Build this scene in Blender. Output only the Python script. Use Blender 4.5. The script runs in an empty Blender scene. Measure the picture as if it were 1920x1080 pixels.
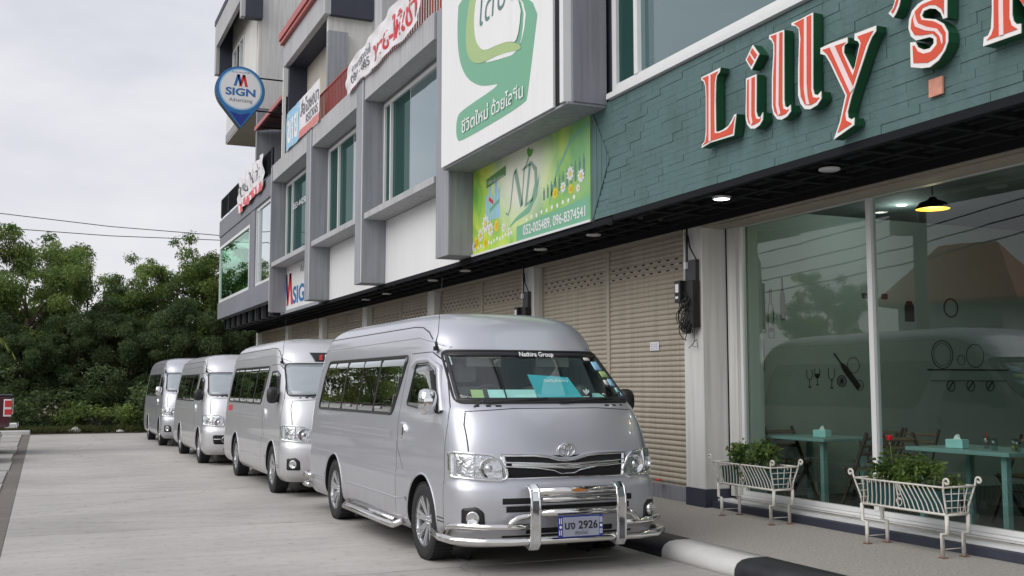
import bpy, bmesh, math, random
import numpy as np
from mathutils import Vector, Matrix
R = math.radians
random.seed(7)
rng = np.random.default_rng(11)
S = bpy.context.scene
COL = S.collection

# ------------------------------------------------------------------ camera, sky, sun, exposure
cam_d = bpy.data.cameras.new("camera"); cam = bpy.data.objects.new("camera", cam_d); COL.objects.link(cam)
cam_d.sensor_width = 36.0; cam_d.lens = 37.5; cam_d.clip_start = 0.1; cam_d.clip_end = 3000
yaw = math.atan2(-0.4024, 0.9155) ; pitch = math.atan(182.0/2000.0)
_d = Vector((80-960, -(722-540), -2000)).normalized()
_Z = Vector((0, math.cos(pitch), -math.sin(pitch)))
_Y = (_d - _Z*_d.dot(_Z)).normalized(); _X = _Y.cross(_Z)
cam.matrix_world = Matrix(((_X.x,_X.y,_X.z,0),(_Y.x,_Y.y,_Y.z,0),(_Z.x,_Z.y,_Z.z,1.53),(0,0,0,1)))
S.camera = cam
SUN_EL, SUN_AZ = R(40), R(-102)          # azimuth measured from +Y towards +X
sd = bpy.data.lights.new("sun", 'SUN'); so = bpy.data.objects.new("sun", sd); COL.objects.link(so)
sd.energy = 1.5; sd.angle = R(60); sd.color = (1.0, 0.975, 0.94)
_dir = Vector((math.sin(SUN_AZ)*math.cos(SUN_EL), math.cos(SUN_AZ)*math.cos(SUN_EL), math.sin(SUN_EL)))
so.rotation_euler = _dir.to_track_quat('Z', 'Y').to_euler()
W = bpy.data.worlds.new("World"); S.world = W; W.use_nodes = True
nt = W.node_tree; nt.nodes.clear()
def N(t, **k):
    n = nt.nodes.new(t)
    for a, b in k.items(): setattr(n, a, b)
    return n
out = N('ShaderNodeOutputWorld'); bg = N('ShaderNodeBackground'); bg.inputs['Strength'].default_value = 0.1
sky = N('ShaderNodeTexSky'); sky.sky_type = 'NISHITA'; sky.sun_disc = False
sky.sun_elevation = SUN_EL; sky.sun_rotation = SUN_AZ; sky.dust_density = 3.0
tc = N('ShaderNodeTexCoord'); mp = N('ShaderNodeMapping'); mp.inputs['Scale'].default_value = (1.0, 1.0, 2.6)
ns = N('ShaderNodeTexNoise'); ns.inputs['Scale'].default_value = 2.6; ns.inputs['Detail'].default_value = 5; ns.inputs['Roughness'].default_value = .55
rp = N('ShaderNodeValToRGB'); rp.color_ramp.elements[0].position = .30; rp.color_ramp.elements[1].position = .72
rp.color_ramp.elements[0].color = (4.2, 4.38, 5.15, 1); rp.color_ramp.elements[1].color = (6.9, 6.85, 7.0, 1)
sep = N('ShaderNodeSeparateXYZ'); hr = N('ShaderNodeMapRange'); hr.inputs[1].default_value = 0.0; hr.inputs[2].default_value = .24
hr.inputs[3].default_value = .75; hr.inputs[4].default_value = 0.0
hm = N('ShaderNodeMixRGB'); hm.inputs[2].default_value = (8.4, 8.2, 8.0, 1)
mx = N('ShaderNodeMixRGB'); mx.inputs[0].default_value = .93
L = nt.links.new
L(tc.outputs['Generated'], mp.inputs[0]); L(mp.outputs[0], ns.inputs['Vector']); L(ns.outputs['Fac'], rp.inputs[0])
L(tc.outputs['Generated'], sep.inputs[0]); L(sep.outputs['Z'], hr.inputs[0]); L(hr.outputs[0], hm.inputs[0]); L(rp.outputs[0], hm.inputs[1])
L(sky.outputs[0], mx.inputs[1]); L(hm.outputs[0], mx.inputs[2]); L(mx.outputs[0], bg.inputs['Color']); L(bg.outputs[0], out.inputs['Surface'])
S.view_settings.view_transform = 'Standard'; S.view_settings.look = 'None'; S.view_settings.exposure = 0.43
S.view_settings.gamma = 1; S.view_settings.use_curve_mapping = False
S.render.engine = 'CYCLES'; S.cycles.max_bounces = 8; S.cycles.transparent_max_bounces = 12

# ------------------------------------------------------------------ materials
def _mat(name):
    m = bpy.data.materials.new(name); m.use_nodes = True
    b = m.node_tree.nodes['Principled BSDF']; return m, m.node_tree, b
def mat(name, col, rough=.6, metal=0., var=.08, scale=3., bump=0., bscale=40., coat=0., spec=None, col2=None, stretch=None, streak=0., world=False):
    """painted / solid surface with noise mottling, fine relief and optional vertical rain streaks"""
    m, t, b = _mat(name); n = t.nodes; l = t.links.new
    b.inputs['Roughness'].default_value = rough; b.inputs['Metallic'].default_value = metal
    if coat: b.inputs['Coat Weight'].default_value = coat; b.inputs['Coat Roughness'].default_value = .08
    if spec is not None: b.inputs['Specular IOR Level'].default_value = spec
    tc = n.new('ShaderNodeTexCoord'); co = tc.outputs['Object']
    if world: gp = n.new('ShaderNodeNewGeometry'); co = gp.outputs['Position']
    co0 = co
    if stretch:
        mp = n.new('ShaderNodeMapping'); mp.inputs['Scale'].default_value = stretch; l(co, mp.inputs[0]); co = mp.outputs[0]
    nz = n.new('ShaderNodeTexNoise'); nz.inputs['Scale'].default_value = scale; nz.inputs['Detail'].default_value = 7; nz.inputs['Roughness'].default_value = .62
    l(co, nz.inputs['Vector'])
    rp = n.new('ShaderNodeValToRGB'); rp.color_ramp.elements[0].position = .3; rp.color_ramp.elements[1].position = .7
    c2 = col2 or tuple(min(1, c*(1+var)) for c in col); c1 = tuple(c*(1-var) for c in col)
    rp.color_ramp.elements[0].color = (*c1, 1); rp.color_ramp.elements[1].color = (*c2, 1)
    l(nz.outputs['Fac'], rp.inputs[0]); cc = rp.outputs[0]
    if streak:
        mp2 = n.new('ShaderNodeMapping'); mp2.inputs['Scale'].default_value = (7, 7, .35); l(co0, mp2.inputs[0])
        n2 = n.new('ShaderNodeTexNoise'); n2.inputs['Scale'].default_value = 2.0; n2.inputs['Detail'].default_value = 6; l(mp2.outputs[0], n2.inputs['Vector'])
        r2 = n.new('ShaderNodeValToRGB'); r2.color_ramp.elements[0].position = .42; r2.color_ramp.elements[1].position = .75
        r2.color_ramp.elements[0].color = (1, 1, 1, 1); r2.color_ramp.elements[1].color = (1-streak, 1-streak, 1-streak*1.1, 1)
        l(n2.outputs['Fac'], r2.inputs[0])
        mm = n.new('ShaderNodeMixRGB'); mm.blend_type = 'MULTIPLY'; mm.inputs[0].default_value = 1; l(cc, mm.inputs[1]); l(r2.outputs[0], mm.inputs[2]); cc = mm.outputs[0]
    l(cc, b.inputs['Base Color'])
    if bump:
        nb = n.new('ShaderNodeTexNoise'); nb.inputs['Scale'].default_value = bscale; nb.inputs['Detail'].default_value = 5; l(tc.outputs['Object'], nb.inputs['Vector'])
        bp = n.new('ShaderNodeBump'); bp.inputs['Strength'].default_value = bump; bp.inputs['Distance'].default_value = .01
        l(nb.outputs['Fac'], bp.inputs['Height']); l(bp.outputs[0], b.inputs['Normal'])
    rr = n.new('ShaderNodeMapRange'); rr.inputs[3].default_value = max(.02, rough*.85); rr.inputs[4].default_value = min(1, rough*1.15)
    l(nz.outputs['Fac'], rr.inputs[0]); l(rr.outputs[0], b.inputs['Roughness'])
    return m
def emis(name, col, st):
    m, t, b = _mat(name); b.inputs['Base Color'].default_value = (*col, 1)
    b.inputs['Emission Color'].default_value = (*col, 1); b.inputs['Emission Strength'].default_value = st; return m
def glass(name, tint, rough=.0, refl=1.0, ior=1.5, opaque=0.0, back=(.02, .03, .03), wob=.0, gc=(.93,.97,.96)):
    """sheet glass: Fresnel reflection over a tinted see-through (or dark opaque) pane"""
    m = bpy.data.materials.new(name); m.use_nodes = True; t = m.node_tree; t.nodes.clear(); n = t.nodes; l = t.links.new
    o = n.new('ShaderNodeOutputMaterial'); g = n.new('ShaderNodeBsdfGlossy'); g.inputs['Roughness'].default_value = rough
    g.inputs['Color'].default_value = (*gc, 1)
    tr = n.new('ShaderNodeBsdfTransparent'); tr.inputs['Color'].default_value = (*tint, 1)
    df = n.new('ShaderNodeBsdfDiffuse'); df.inputs['Color'].default_value = (*back, 1)
    m0 = n.new('ShaderNodeMixShader'); m0.inputs[0].default_value = opaque; l(tr.outputs[0], m0.inputs[1]); l(df.outputs[0], m0.inputs[2])
    fr = n.new('ShaderNodeFresnel'); fr.inputs['IOR'].default_value = ior
    mu = n.new('ShaderNodeMath'); mu.operation = 'MULTIPLY'; mu.inputs[1].default_value = refl; mu.use_clamp = True
    ge = n.new('ShaderNodeNewGeometry'); fb = n.new('ShaderNodeMath'); fb.operation = 'SUBTRACT'; fb.inputs[0].default_value = 1; l(ge.outputs['Backfacing'], fb.inputs[1])
    m3 = n.new('ShaderNodeMath'); m3.operation = 'MULTIPLY'; l(fb.outputs[0], m3.inputs[1])
    l(fr.outputs[0], mu.inputs[0]); ms = n.new('ShaderNodeMixShader'); l(mu.outputs[0], m3.inputs[0]); l(m3.outputs[0], ms.inputs[0]); l(m0.outputs[0], ms.inputs[1]); l(g.outputs[0], ms.inputs[2])
    if wob:
        tc = n.new('ShaderNodeTexCoord'); nb = n.new('ShaderNodeTexNoise'); nb.inputs['Scale'].default_value = 1.3; nb.inputs['Detail'].default_value = 1
        bp = n.new('ShaderNodeBump'); bp.inputs['Strength'].default_value = wob; bp.inputs['Distance'].default_value = .02
        l(tc.outputs['Object'], nb.inputs['Vector']); l(nb.outputs['Fac'], bp.inputs['Height']); l(bp.outputs[0], g.inputs['Normal'])
    l(ms.outputs[0], o.inputs['Surface']); return m

def concrete(name, c, streaky=True):
    m, t, b = _mat(name); n = t.nodes; l = t.links.new
    tc = n.new('ShaderNodeTexCoord'); oi = n.new('ShaderNodeObjectInfo')
    def noise(sc, det, st=None, ro=.6):
        x = n.new('ShaderNodeTexNoise'); x.inputs['Scale'].default_value = sc; x.inputs['Detail'].default_value = det; x.inputs['Roughness'].default_value = ro
        if st:
            mp = n.new('ShaderNodeMapping'); mp.inputs['Scale'].default_value = st; l(tc.outputs['Object'], mp.inputs[0]); l(mp.outputs[0], x.inputs['Vector'])
        else: l(tc.outputs['Object'], x.inputs['Vector'])
        return x
    a = noise(.45, 8); s2 = noise(2.2, 8, (.35, 2.6, 1)); f = noise(60, 4); sp = noise(9, 10, None, .75)
    r = n.new('ShaderNodeValToRGB'); r.color_ramp.elements[0].position = .33; r.color_ramp.elements[1].position = .68
    r.color_ramp.elements[0].color = (c[0]*.74, c[1]*.735, c[2]*.73, 1); r.color_ramp.elements[1].color = (c[0]*1.12, c[1]*1.11, c[2]*1.10, 1)
    mixv = n.new('ShaderNodeMath'); mixv.operation = 'MULTIPLY_ADD'; mixv.inputs[1].default_value = .68
    l(a.outputs['Fac'], mixv.inputs[0]); h = n.new('ShaderNodeMath'); h.operation = 'MULTIPLY'; h.inputs[1].default_value = .32; l(s2.outputs['Fac'], h.inputs[0]); l(h.outputs[0], mixv.inputs[2]); l(mixv.outputs[0], r.inputs[0])
    r2 = n.new('ShaderNodeValToRGB'); r2.color_ramp.elements[0].position = .30; r2.color_ramp.elements[1].position = .46
    r2.color_ramp.elements[0].color = (.62, .60, .58, 1); r2.color_ramp.elements[1].color = (1, 1, 1, 1); l(sp.outputs['Fac'], r2.inputs[0])
    m1 = n.new('ShaderNodeMixRGB'); m1.blend_type = 'MULTIPLY'; m1.inputs[0].default_value = 1; l(r.outputs[0], m1.inputs[1]); l(r2.outputs[0], m1.inputs[2])
    st = noise(1.1, 9, None, .7); r3 = n.new('ShaderNodeValToRGB'); r3.color_ramp.elements[0].position = .60; r3.color_ramp.elements[1].position = .78
    r3.color_ramp.elements[0].color = (1, 1, 1, 1); r3.color_ramp.elements[1].color = (.66, .645, .63, 1); l(st.outputs['Fac'], r3.inputs[0])
    vo = n.new('ShaderNodeTexVoronoi'); vo.feature = 'DISTANCE_TO_EDGE'; vo.inputs['Scale'].default_value = .22; wv = noise(3, 4); va = n.new('ShaderNodeVectorMath'); va.operation = 'MULTIPLY_ADD'; va.inputs[1].default_value = (.5,.5,0); l(wv.outputs['Color'], va.inputs[0]); l(tc.outputs['Object'], va.inputs[2]); l(va.outputs[0], vo.inputs['Vector'])
    r4 = n.new('ShaderNodeValToRGB'); r4.color_ramp.elements[0].position = .0; r4.color_ramp.elements[1].position = .0022; r4.color_ramp.elements[0].color = (.62,.6,.58,1); r4.color_ramp.elements[1].color = (1,1,1,1); l(vo.outputs['Distance'], r4.inputs[0])
    m4 = n.new('ShaderNodeMixRGB'); m4.blend_type = 'MULTIPLY'; m4.inputs[0].default_value = 1; l(m1.outputs[0], m4.inputs[1]); l(r3.outputs[0], m4.inputs[2])
    m5 = n.new('ShaderNodeMixRGB'); m5.blend_type = 'MULTIPLY'; m5.inputs[0].default_value = 1; l(m4.outputs[0], m5.inputs[1]); l(r4.outputs[0], m5.inputs[2]); m1 = m5
    hs = n.new('ShaderNodeHueSaturation'); mr = n.new('ShaderNodeMapRange'); mr.inputs[3].default_value = .93; mr.inputs[4].default_value = 1.06
    l(oi.outputs['Random'], mr.inputs[0]); l(mr.outputs[0], hs.inputs['Value']); l(m1.outputs[0], hs.inputs['Color']); l(hs.outputs[0], b.inputs['Base Color'])
    bp = n.new('ShaderNodeBump'); bp.inputs['Strength'].default_value = .35; bp.inputs['Distance'].default_value = .006
    ad = n.new('ShaderNodeMath'); ad.operation = 'ADD'; l(f.outputs['Fac'], ad.inputs[0]); l(sp.outputs['Fac'], ad.inputs[1]); l(ad.outputs[0], bp.inputs['Height']); l(bp.outputs[0], b.inputs['Normal'])
    b.inputs['Roughness'].default_value = .85; return m

def leafmat(name, c1, c2, tr=.45):
    m, t, b = _mat(name); n = t.nodes; l = t.links.new
    at = n.new('ShaderNodeAttribute'); at.attribute_name = 'tint'
    r = n.new('ShaderNodeValToRGB'); r.color_ramp.elements[0].color = (*c1, 1); r.color_ramp.elements[1].color = (*c2, 1)
    l(at.outputs['Fac'], r.inputs[0]); l(r.outputs[0], b.inputs['Base Color']); b.inputs['Roughness'].default_value = .55
    b.inputs['Specular IOR Level'].default_value = .3
    tl = n.new('ShaderNodeBsdfTranslucent'); l(r.outputs[0], tl.inputs['Color']); ms = n.new('ShaderNodeMixShader'); ms.inputs[0].default_value = tr
    o = n['Material Output']; l(b.outputs[0], ms.inputs[1]); l(tl.outputs[0], ms.inputs[2]); l(ms.outputs[0], o.inputs['Surface']); return m

M = dict(
 grey=mat('grey_render', (.30,.315,.345), .8, bump=.25, bscale=60, streak=.26, scale=.9, var=.09),
 greyl=mat('light_grey_render', (.43,.435,.45), .8, bump=.25, bscale=60, streak=.24, scale=.9, var=.08),
 greyd=mat('dark_grey_render', (.22,.228,.26), .8, bump=.25, bscale=60, streak=.24, scale=.9),
 navy=mat('navy_paint', (.035,.04,.062), .6, bump=.15, streak=.1),
 white=mat('white_render', (.66,.66,.64), .8, bump=.2, bscale=70, streak=.22, scale=.7, var=.06),
 cream=mat('cream_render', (.50,.47,.41), .8, bump=.2, streak=.16, scale=.8),
 frame=mat('white_aluminium', (.70,.71,.71), .4, var=.03),
 panelw=mat('white_sign_sheet', (.80,.80,.80), .35, var=.025, scale=.6, streak=.05),
 black=mat('black_metal', (.013,.014,.017), .8, spec=.15),
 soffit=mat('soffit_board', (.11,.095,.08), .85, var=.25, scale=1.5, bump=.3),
 beige=mat('shutter_beige', (.43,.385,.31), .48, var=.06, scale=1.2, streak=.22, world=True),
 beiged=mat('shutter_housing', (.36,.32,.26), .6, var=.08, scale=1.2, streak=.12),
 dark=mat('dark_void', (.01,.01,.012), .9),
 green=mat('green_painted_stone', (.082,.150,.148), .62, var=.16, scale=2.2, bump=.55, bscale=22, streak=.12),
 lgreen=mat('letter_green_side', (.008,.075,.028), .45, var=.1),
 lwhite=mat('letter_white', (.82,.80,.78), .35, var=.03),
 lred=mat('letter_orange_red', (.66,.075,.03), .4, var=.08),
 lpink=mat('letter_pink_stripe', (.84,.66,.66), .4, var=.04),
 terra=mat('terracotta_tile', (.62,.29,.2), .7, var=.18, scale=14),
 red=mat('red_railing', (.36,.045,.03), .5, var=.12),
 pinkred=mat('red_gutter', (.42,.10,.09), .45, var=.15),
 rust=mat('dark_red_corrugated', (.06,.012,.014), .5, var=.2),
 kerbw=mat('kerb_white_paint', (.58,.575,.56), .7, var=.07, scale=4, bump=.4, bscale=50, streak=.0),
 kerbb=mat('kerb_black_paint', (.022,.023,.028), .55, var=.4, scale=5, bump=.4, bscale=50),
 road=concrete('road_concrete', (.45,.437,.412)), bay=concrete('bay_concrete', (.44,.43,.41)), strip=concrete('gutter_concrete', (.19,.17,.15)),
 earth=mat('earth', (.13,.10,.075), .95, var=.4, scale=3, bump=.8, bscale=12),
 steel=mat('stainless_steel', (.72,.71,.69), .12, 1.0, var=.03),
 chrome=mat('chrome', (.80,.81,.82), .05, 1.0, var=.01),
 dash=mat('dashboard_plastic', (.13,.135,.14), .6), seatf=mat('seat_fabric', (.34,.345,.34), .9),
 alloy=mat('alloy_rim', (.66,.67,.69), .28, .9, var=.04),
 rubber=mat('tyre_rubber', (.018,.018,.019), .75, var=.3, scale=12, bump=.4, bscale=60),
 plastic=mat('black_plastic', (.014,.014,.016), .42),
 trim=mat('grey_plastic', (.06,.062,.066), .6),
 planter=mat('weathered_white_iron', (.70,.67,.60), .6, var=.22, scale=18, bump=.4, bscale=60, col2=(.72,.70,.65)),
 rustp=mat('rusty_plate', (.20,.08,.04), .9, var=.4, scale=30),
 tealbox=mat('teal_planter_box', (.015,.08,.085), .5),
 turq=mat('turquoise_paint', (.23,.37,.36), .45, var=.04),
 turqp=mat('tissue_box', (.42,.75,.73), .6),
 wood=mat('folding_chair_wood', (.055,.038,.028), .55, var=.25, stretch=(3,3,.6)),
 woodl=mat('chair_slat_wood', (.16,.12,.08), .5, var=.2),
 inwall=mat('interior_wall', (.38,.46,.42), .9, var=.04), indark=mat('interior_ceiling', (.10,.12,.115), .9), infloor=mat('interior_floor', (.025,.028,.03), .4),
 decal=mat('wall_decal_black', (.02,.02,.022), .7),
 paper=mat('paper', (.78,.78,.80), .8, var=.03), blueprint=mat('paper_print', (.10,.13,.35), .8),
 cable=mat('cable_black', (.02,.02,.02), .55),
 bark=mat('bark', (.10,.075,.055), .95, var=.35, scale=8, bump=1, bscale=15),
 flower=mat('rose_petal', (.62,.012,.03), .6), soil=mat('soil', (.05,.035,.025), 1),
 blue=mat('sign_blue', (.02,.16,.42), .4, var=.03), dblue=mat('sign_deep_blue', (.01,.03,.25), .4), lblue=mat('sign_sky_blue', (.28,.52,.72), .5, var=.12, scale=1.5),
 sred=mat('sign_red', (.62,.03,.035), .4, var=.03), stext=mat('sign_grey_text', (.12,.13,.15), .5), swhite=mat('sign_white', (.78,.79,.81), .4, var=.02),
 bgreen=mat('billboard_green', (.15,.40,.25), .4, var=.03, scale=.8), byel=mat('billboard_lime', (.36,.50,.20), .4, var=.04), bdk=mat('billboard_script', (.10,.20,.17), .4),
 tile_roof=mat('red_roof_tiles', (.42,.13,.06), .7, var=.25, scale=6), 
)
M['glassR'] = glass('restaurant_glass', (.84,.90,.88), refl=1.6, ior=1.5, wob=.05)
M['glassW'] = glass('teal_window_glass', (.20,.34,.33), refl=2.5, ior=1.5, opaque=.75, back=(.09,.165,.175), wob=.1, gc=(.80,.86,.88))
M['glassC'] = glass('curtain_glass', (.20,.32,.30), refl=.8, ior=1.45, opaque=.9, back=(.022,.065,.06), gc=(.6,.75,.72))
M['glassG'] = glass('corner_glass', (.62,.86,.74), refl=1.2, ior=1.5, wob=.1, gc=(.75,1,.88))
M['vglass'] = glass('van_tinted_glass', (.06,.065,.07), refl=2.4, ior=1.5, opaque=.6, back=(.006,.007,.008), wob=.06)
M['wglass'] = glass('windshield_glass', (.86,.95,.92), refl=1.9, ior=1.5)
M['lens'] = glass('lamp_lens', (.95,.96,.97), refl=.7, ior=1.45)
M['drink'] = glass('tumbler_glass', (.85,.9,.9), refl=1.5)
M['shade'] = mat('windshield_sunshade', (.33,.37,.40), .22, var=.08, scale=2.5, coat=.8)
M['lit'] = emis('lit_lamp', (1, .97, .9), 9.0); M['lampy'] = emis('pendant_inner', (1, .50, .05), .85)
M['unlit'] = mat('downlight_glass', (.60,.62,.64), .3)
M['leafA'] = leafmat('leaf_mid', (.08,.14,.04), (.30,.39,.11)); M['leafB'] = leafmat('leaf_dark', (.05,.09,.04), (.17,.23,.09)); M['leafC'] = leafmat('leaf_yellowish', (.12,.17,.035), (.33,.39,.09))
M['leafP'] = leafmat('planter_leaf', (.04,.085,.025), (.19,.28,.07)); M['frond'] = leafmat('palm_frond', (.16,.24,.03), (.30,.36,.06)); M['grass'] = leafmat('grass_blade', (.04,.06,.02), (.16,.17,.06))
def carpaint(name, c, rough=.40):
    m, t, b = _mat(name); n = t.nodes; l = t.links.new
    b.inputs['Metallic'].default_value = .6; b.inputs['Roughness'].default_value = rough; b.inputs['Coat Weight'].default_value = .7; b.inputs['Coat Roughness'].default_value = .05
    tc = n.new('ShaderNodeTexCoord'); a = n.new('ShaderNodeTexNoise'); a.inputs['Scale'].default_value = 1.1; a.inputs['Detail'].default_value = 5; l(tc.outputs['Object'], a.inputs['Vector'])
    r = n.new('ShaderNodeValToRGB'); r.color_ramp.elements[0].color = (c[0]*.95, c[1]*.94, c[2]*.92, 1); r.color_ramp.elements[1].color = (c[0]*1.04, c[1]*1.04, c[2]*1.04, 1)
    l(a.outputs['Fac'], r.inputs[0])
    # road film towards the sills
    sp = n.new('ShaderNodeSeparateXYZ'); l(tc.outputs['Object'], sp.inputs[0]); a2 = n.new('ShaderNodeTexNoise'); a2.inputs['Scale'].default_value = 5; a2.inputs['Detail'].default_value = 8; l(tc.outputs['Object'], a2.inputs['Vector'])
    mr = n.new('ShaderNodeMapRange'); mr.inputs[1].default_value = .2; mr.inputs[2].default_value = .75; mr.inputs[3].default_value = .8; mr.inputs[4].default_value = 0; l(sp.outputs['Z'], mr.inputs[0])
    mu = n.new('ShaderNodeMath'); mu.operation = 'MULTIPLY'; l(mr.outputs[0], mu.inputs[0]); l(a2.outputs['Fac'], mu.inputs[1])
    mx = n.new('ShaderNodeMixRGB'); l(mu.outputs[0], mx.inputs[0]); l(r.outputs[0], mx.inputs[1]); mx.inputs[2].default_value = (.30,.275,.245,1); l(mx.outputs[0], b.inputs['Base Color'])
    ro = n.new('ShaderNodeMapRange'); ro.inputs[3].default_value = rough; ro.inputs[4].default_value = .7; l(mu.outputs[0], ro.inputs[0]); l(ro.outputs[0], b.inputs['Roughness'])
    return m
M['silver'] = carpaint('silver_paint', (.545,.56,.615)); M['silverB'] = carpaint('lighter_silver_paint', (.66,.67,.70), .44)
M['maroon'] = carpaint('maroon_paint', (.07,.012,.02)); M['carwhite'] = carpaint('white_car_paint', (.72,.72,.72))

# ------------------------------------------------------------------ mesh helpers
def tag(o, label=None, cat=None, group=None, kind=None):
    if label: o['label'] = label
    if cat: o['category'] = cat
    if group: o['group'] = group
    if kind: o['kind'] = kind
    return o
def empty(name, loc=(0,0,0), rz=0., label=None, cat=None, group=None):
    o = bpy.data.objects.new(name, None); COL.objects.link(o); o.location = loc; o.rotation_euler = (0, 0, rz); o.empty_display_size = .2
    return tag(o, label, cat, group)
def link(name, me, parent=None, loc=None):
    o = bpy.data.objects.new(name, me); COL.objects.link(o)
    if parent is not None: o.parent = parent
    if loc is not None: o.location = loc
    return o
class MB:
    def __init__(s): s.v = []; s.f = []; s.sm = []
    def add(s, vs, fs, smooth=False):
        k = len(s.v); s.v.extend([tuple(p) for p in vs]); s.f.extend([tuple(i+k for i in f) for f in fs]); s.sm.extend([smooth]*len(fs)); return s
    def box(s, x0, x1, y0, y1, z0, z1):
        x0, x1 = sorted((x0, x1)); y0, y1 = sorted((y0, y1)); z0, z1 = sorted((z0, z1))
        v = [(x0,y0,z0),(x1,y0,z0),(x1,y1,z0),(x0,y1,z0),(x0,y0,z1),(x1,y0,z1),(x1,y1,z1),(x0,y1,z1)]
        return s.add(v, [(0,3,2,1),(4,5,6,7),(0,1,5,4),(1,2,6,5),(2,3,7,6),(3,0,4,7)])
    def bar(s, a, b, w, h=None, up=(0,0,1)):
        """rectangular bar from a to b"""
        h = h or w; a = Vector(a); b = Vector(b); d = (b-a).normalized(); u = Vector(up)
        if abs(d.dot(u)) > .98: u = Vector((1,0,0))
        r = d.cross(u).normalized(); u = r.cross(d)
        v = []
        for p in (a, b):
            for i, j in ((-1,-1),(1,-1),(1,1),(-1,1)): v.append(p + r*i*w/2 + u*j*h/2)
        return s.add(v, [(0,1,2,3),(7,6,5,4),(0,4,5,1),(1,5,6,2),(2,6,7,3),(3,7,4,0)])
    def tube(s, pts, r, n=8, caps=True, closed=False):
        pts = [Vector(p) for p in pts]; m = len(pts); rs = r if isinstance(r, (list, tuple)) else [r]*m
        vs = []; fs = []; prev = None
        for i, p in enumerate(pts):
            if closed: d = (pts[(i+1) % m]-pts[i-1])
            else: d = pts[min(i+1, m-1)]-pts[max(i-1, 0)]
            d = d.normalized() if d.length > 1e-9 else Vector((0,0,1))
            if prev is None: u = Vector((0,0,1)) if abs(d.z) < .9 else Vector((1,0,0)); u = (u-d*u.dot(d)).normalized()
            else: u = (prev-d*prev.dot(d)).normalized()
            prev = u; w = d.cross(u)
            for k in range(n):
                a = 2*math.pi*k/n; vs.append(p+(u*math.cos(a)+w*math.sin(a))*rs[i])
        for i in range(m if closed else m-1):
            j = (i+1) % m
            for k in range(n): fs.append((i*n+k, i*n+(k+1) % n, j*n+(k+1) % n, j*n+k))
        s.add(vs, fs, True)
        if caps and not closed:
            b = len(s.v)-m*n; s.f.append(tuple(b+k for k in range(n-1, -1, -1))); s.f.append(tuple(b+(m-1)*n+k for k in range(n))); s.sm += [False, False]
        return s
    def prism(s, poly, axis, d0, d1):
        """polygon (u,v) extruded along axis; 'x': (y,z), 'y': (x,z), 'z': (x,y)"""
        def P(u, v, d): return (d,u,v) if axis == 'x' else (u,d,v) if axis == 'y' else (u,v,d)
        n = len(poly); vs = [P(u,v,d0) for u,v in poly]+[P(u,v,d1) for u,v in poly]
        fs = [tuple(range(n)), tuple(range(2*n-1, n-1, -1))]+[(i, i+n, (i+1) % n+n, (i+1) % n) for i in range(n)]
        return s.add(vs, fs)
    def lathe(s, prof, c=(0,0,0), n=24, axis='z', smooth=True):
        """prof: list of (radius, height)"""
        vs = []; fs = []; m = len(prof)
        for r, h in prof:
            for k in range(n):
                a = 2*math.pi*k/n; x, y = r*math.cos(a), r*math.sin(a)
                p = (x,y,h) if axis == 'z' else (h,x,y) if axis == 'x' else (x,h,y)
                vs.append((p[0]+c[0], p[1]+c[1], p[2]+c[2]))
        for i in range(m-1):
            for k in range(n): fs.append((i*n+k, i*n+(k+1) % n, (i+1)*n+(k+1) % n, (i+1)*n+k))
        return s.add(vs, fs, smooth)
    def disc(s, c, r, axis='x', n=24, flip=False):
        vs = []
        for k in range(n):
            a = 2*math.pi*k/n; u, v = r*math.cos(a), r*math.sin(a)
            vs.append((c[0],c[1]+u,c[2]+v) if axis == 'x' else (c[0]+u,c[1],c[2]+v) if axis == 'y' else (c[0]+u,c[1]+v,c[2]))
        return s.add(vs, [tuple(range(n))])
    def mesh(s, name, m, fix=True):
        me = bpy.data.meshes.new(name); me.from_pydata(s.v, [], s.f)
        me.polygons.foreach_set('use_smooth', s.sm)
        for x in (m if isinstance(m, (list, tuple)) else [m]): me.materials.append(x)
        if fix:
            b = bmesh.new(); b.from_mesh(me); bmesh.ops.recalc_face_normals(b, faces=b.faces)
            big = [f for f in b.faces if len(f.verts) > 4]
            if big: bmesh.ops.triangulate(b, faces=big)
            b.to_mesh(me); b.free()
        me.update(); return me
    def build(s, name, m, parent=None, loc=None, bevel=0.):
        o = link(name, s.mesh(name, m), parent, loc)
        if bevel:
            b = o.modifiers.new('bevel', 'BEVEL'); b.width = bevel; b.segments = 2; b.limit_method = 'ANGLE'; b.harden_normals = False
        return o
def bx(name, m, parent, *a, bevel=0.): return MB().box(*a).build(name, m, parent, bevel=bevel)
def text(name, body, m, parent, o, size, axes, width=None, ext=.0015, shear=0., bold=0., slope=0., align='LEFT'):
    """flat lettering as real mesh. o: origin (left, baseline); axes: (right, up); width/size fit the box"""
    c = bpy.data.curves.new(name, 'FONT'); c.body = body; c.size = 1; c.extrude = 0.0; c.shear = shear; c.offset = bold; c.resolution_u = 4
    t = bpy.data.objects.new(name, c); COL.objects.link(t); bpy.context.view_layer.update()
    me = bpy.data.meshes.new_from_object(t); bpy.data.objects.remove(t); bpy.data.curves.remove(c)
    n = len(me.vertices); co = np.zeros(n*3); me.vertices.foreach_get('co', co); co = co.reshape(n, 3)
    x0, x1 = co[:,0].min(), co[:,0].max(); sx = size if width is None else width/(x1-x0)
    r, u = Vector(axes[0]), Vector(axes[1]); nn = r.cross(u)
    X = (co[:,0]-x0)*sx; Y = co[:,1]*size + slope*X
    out = np.array([[o[k]+r[k]*a+u[k]*b+nn[k]*ext for k in range(3)] for a, b in zip(X, Y)])
    me.vertices.foreach_set('co', out.ravel()); me.materials.clear(); me.materials.append(m); me.update()
    return link(name, me, parent)
FAC = ((0,-1,0), (0,0,1)); FRT = ((1,0,0), (0,0,1))
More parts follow.
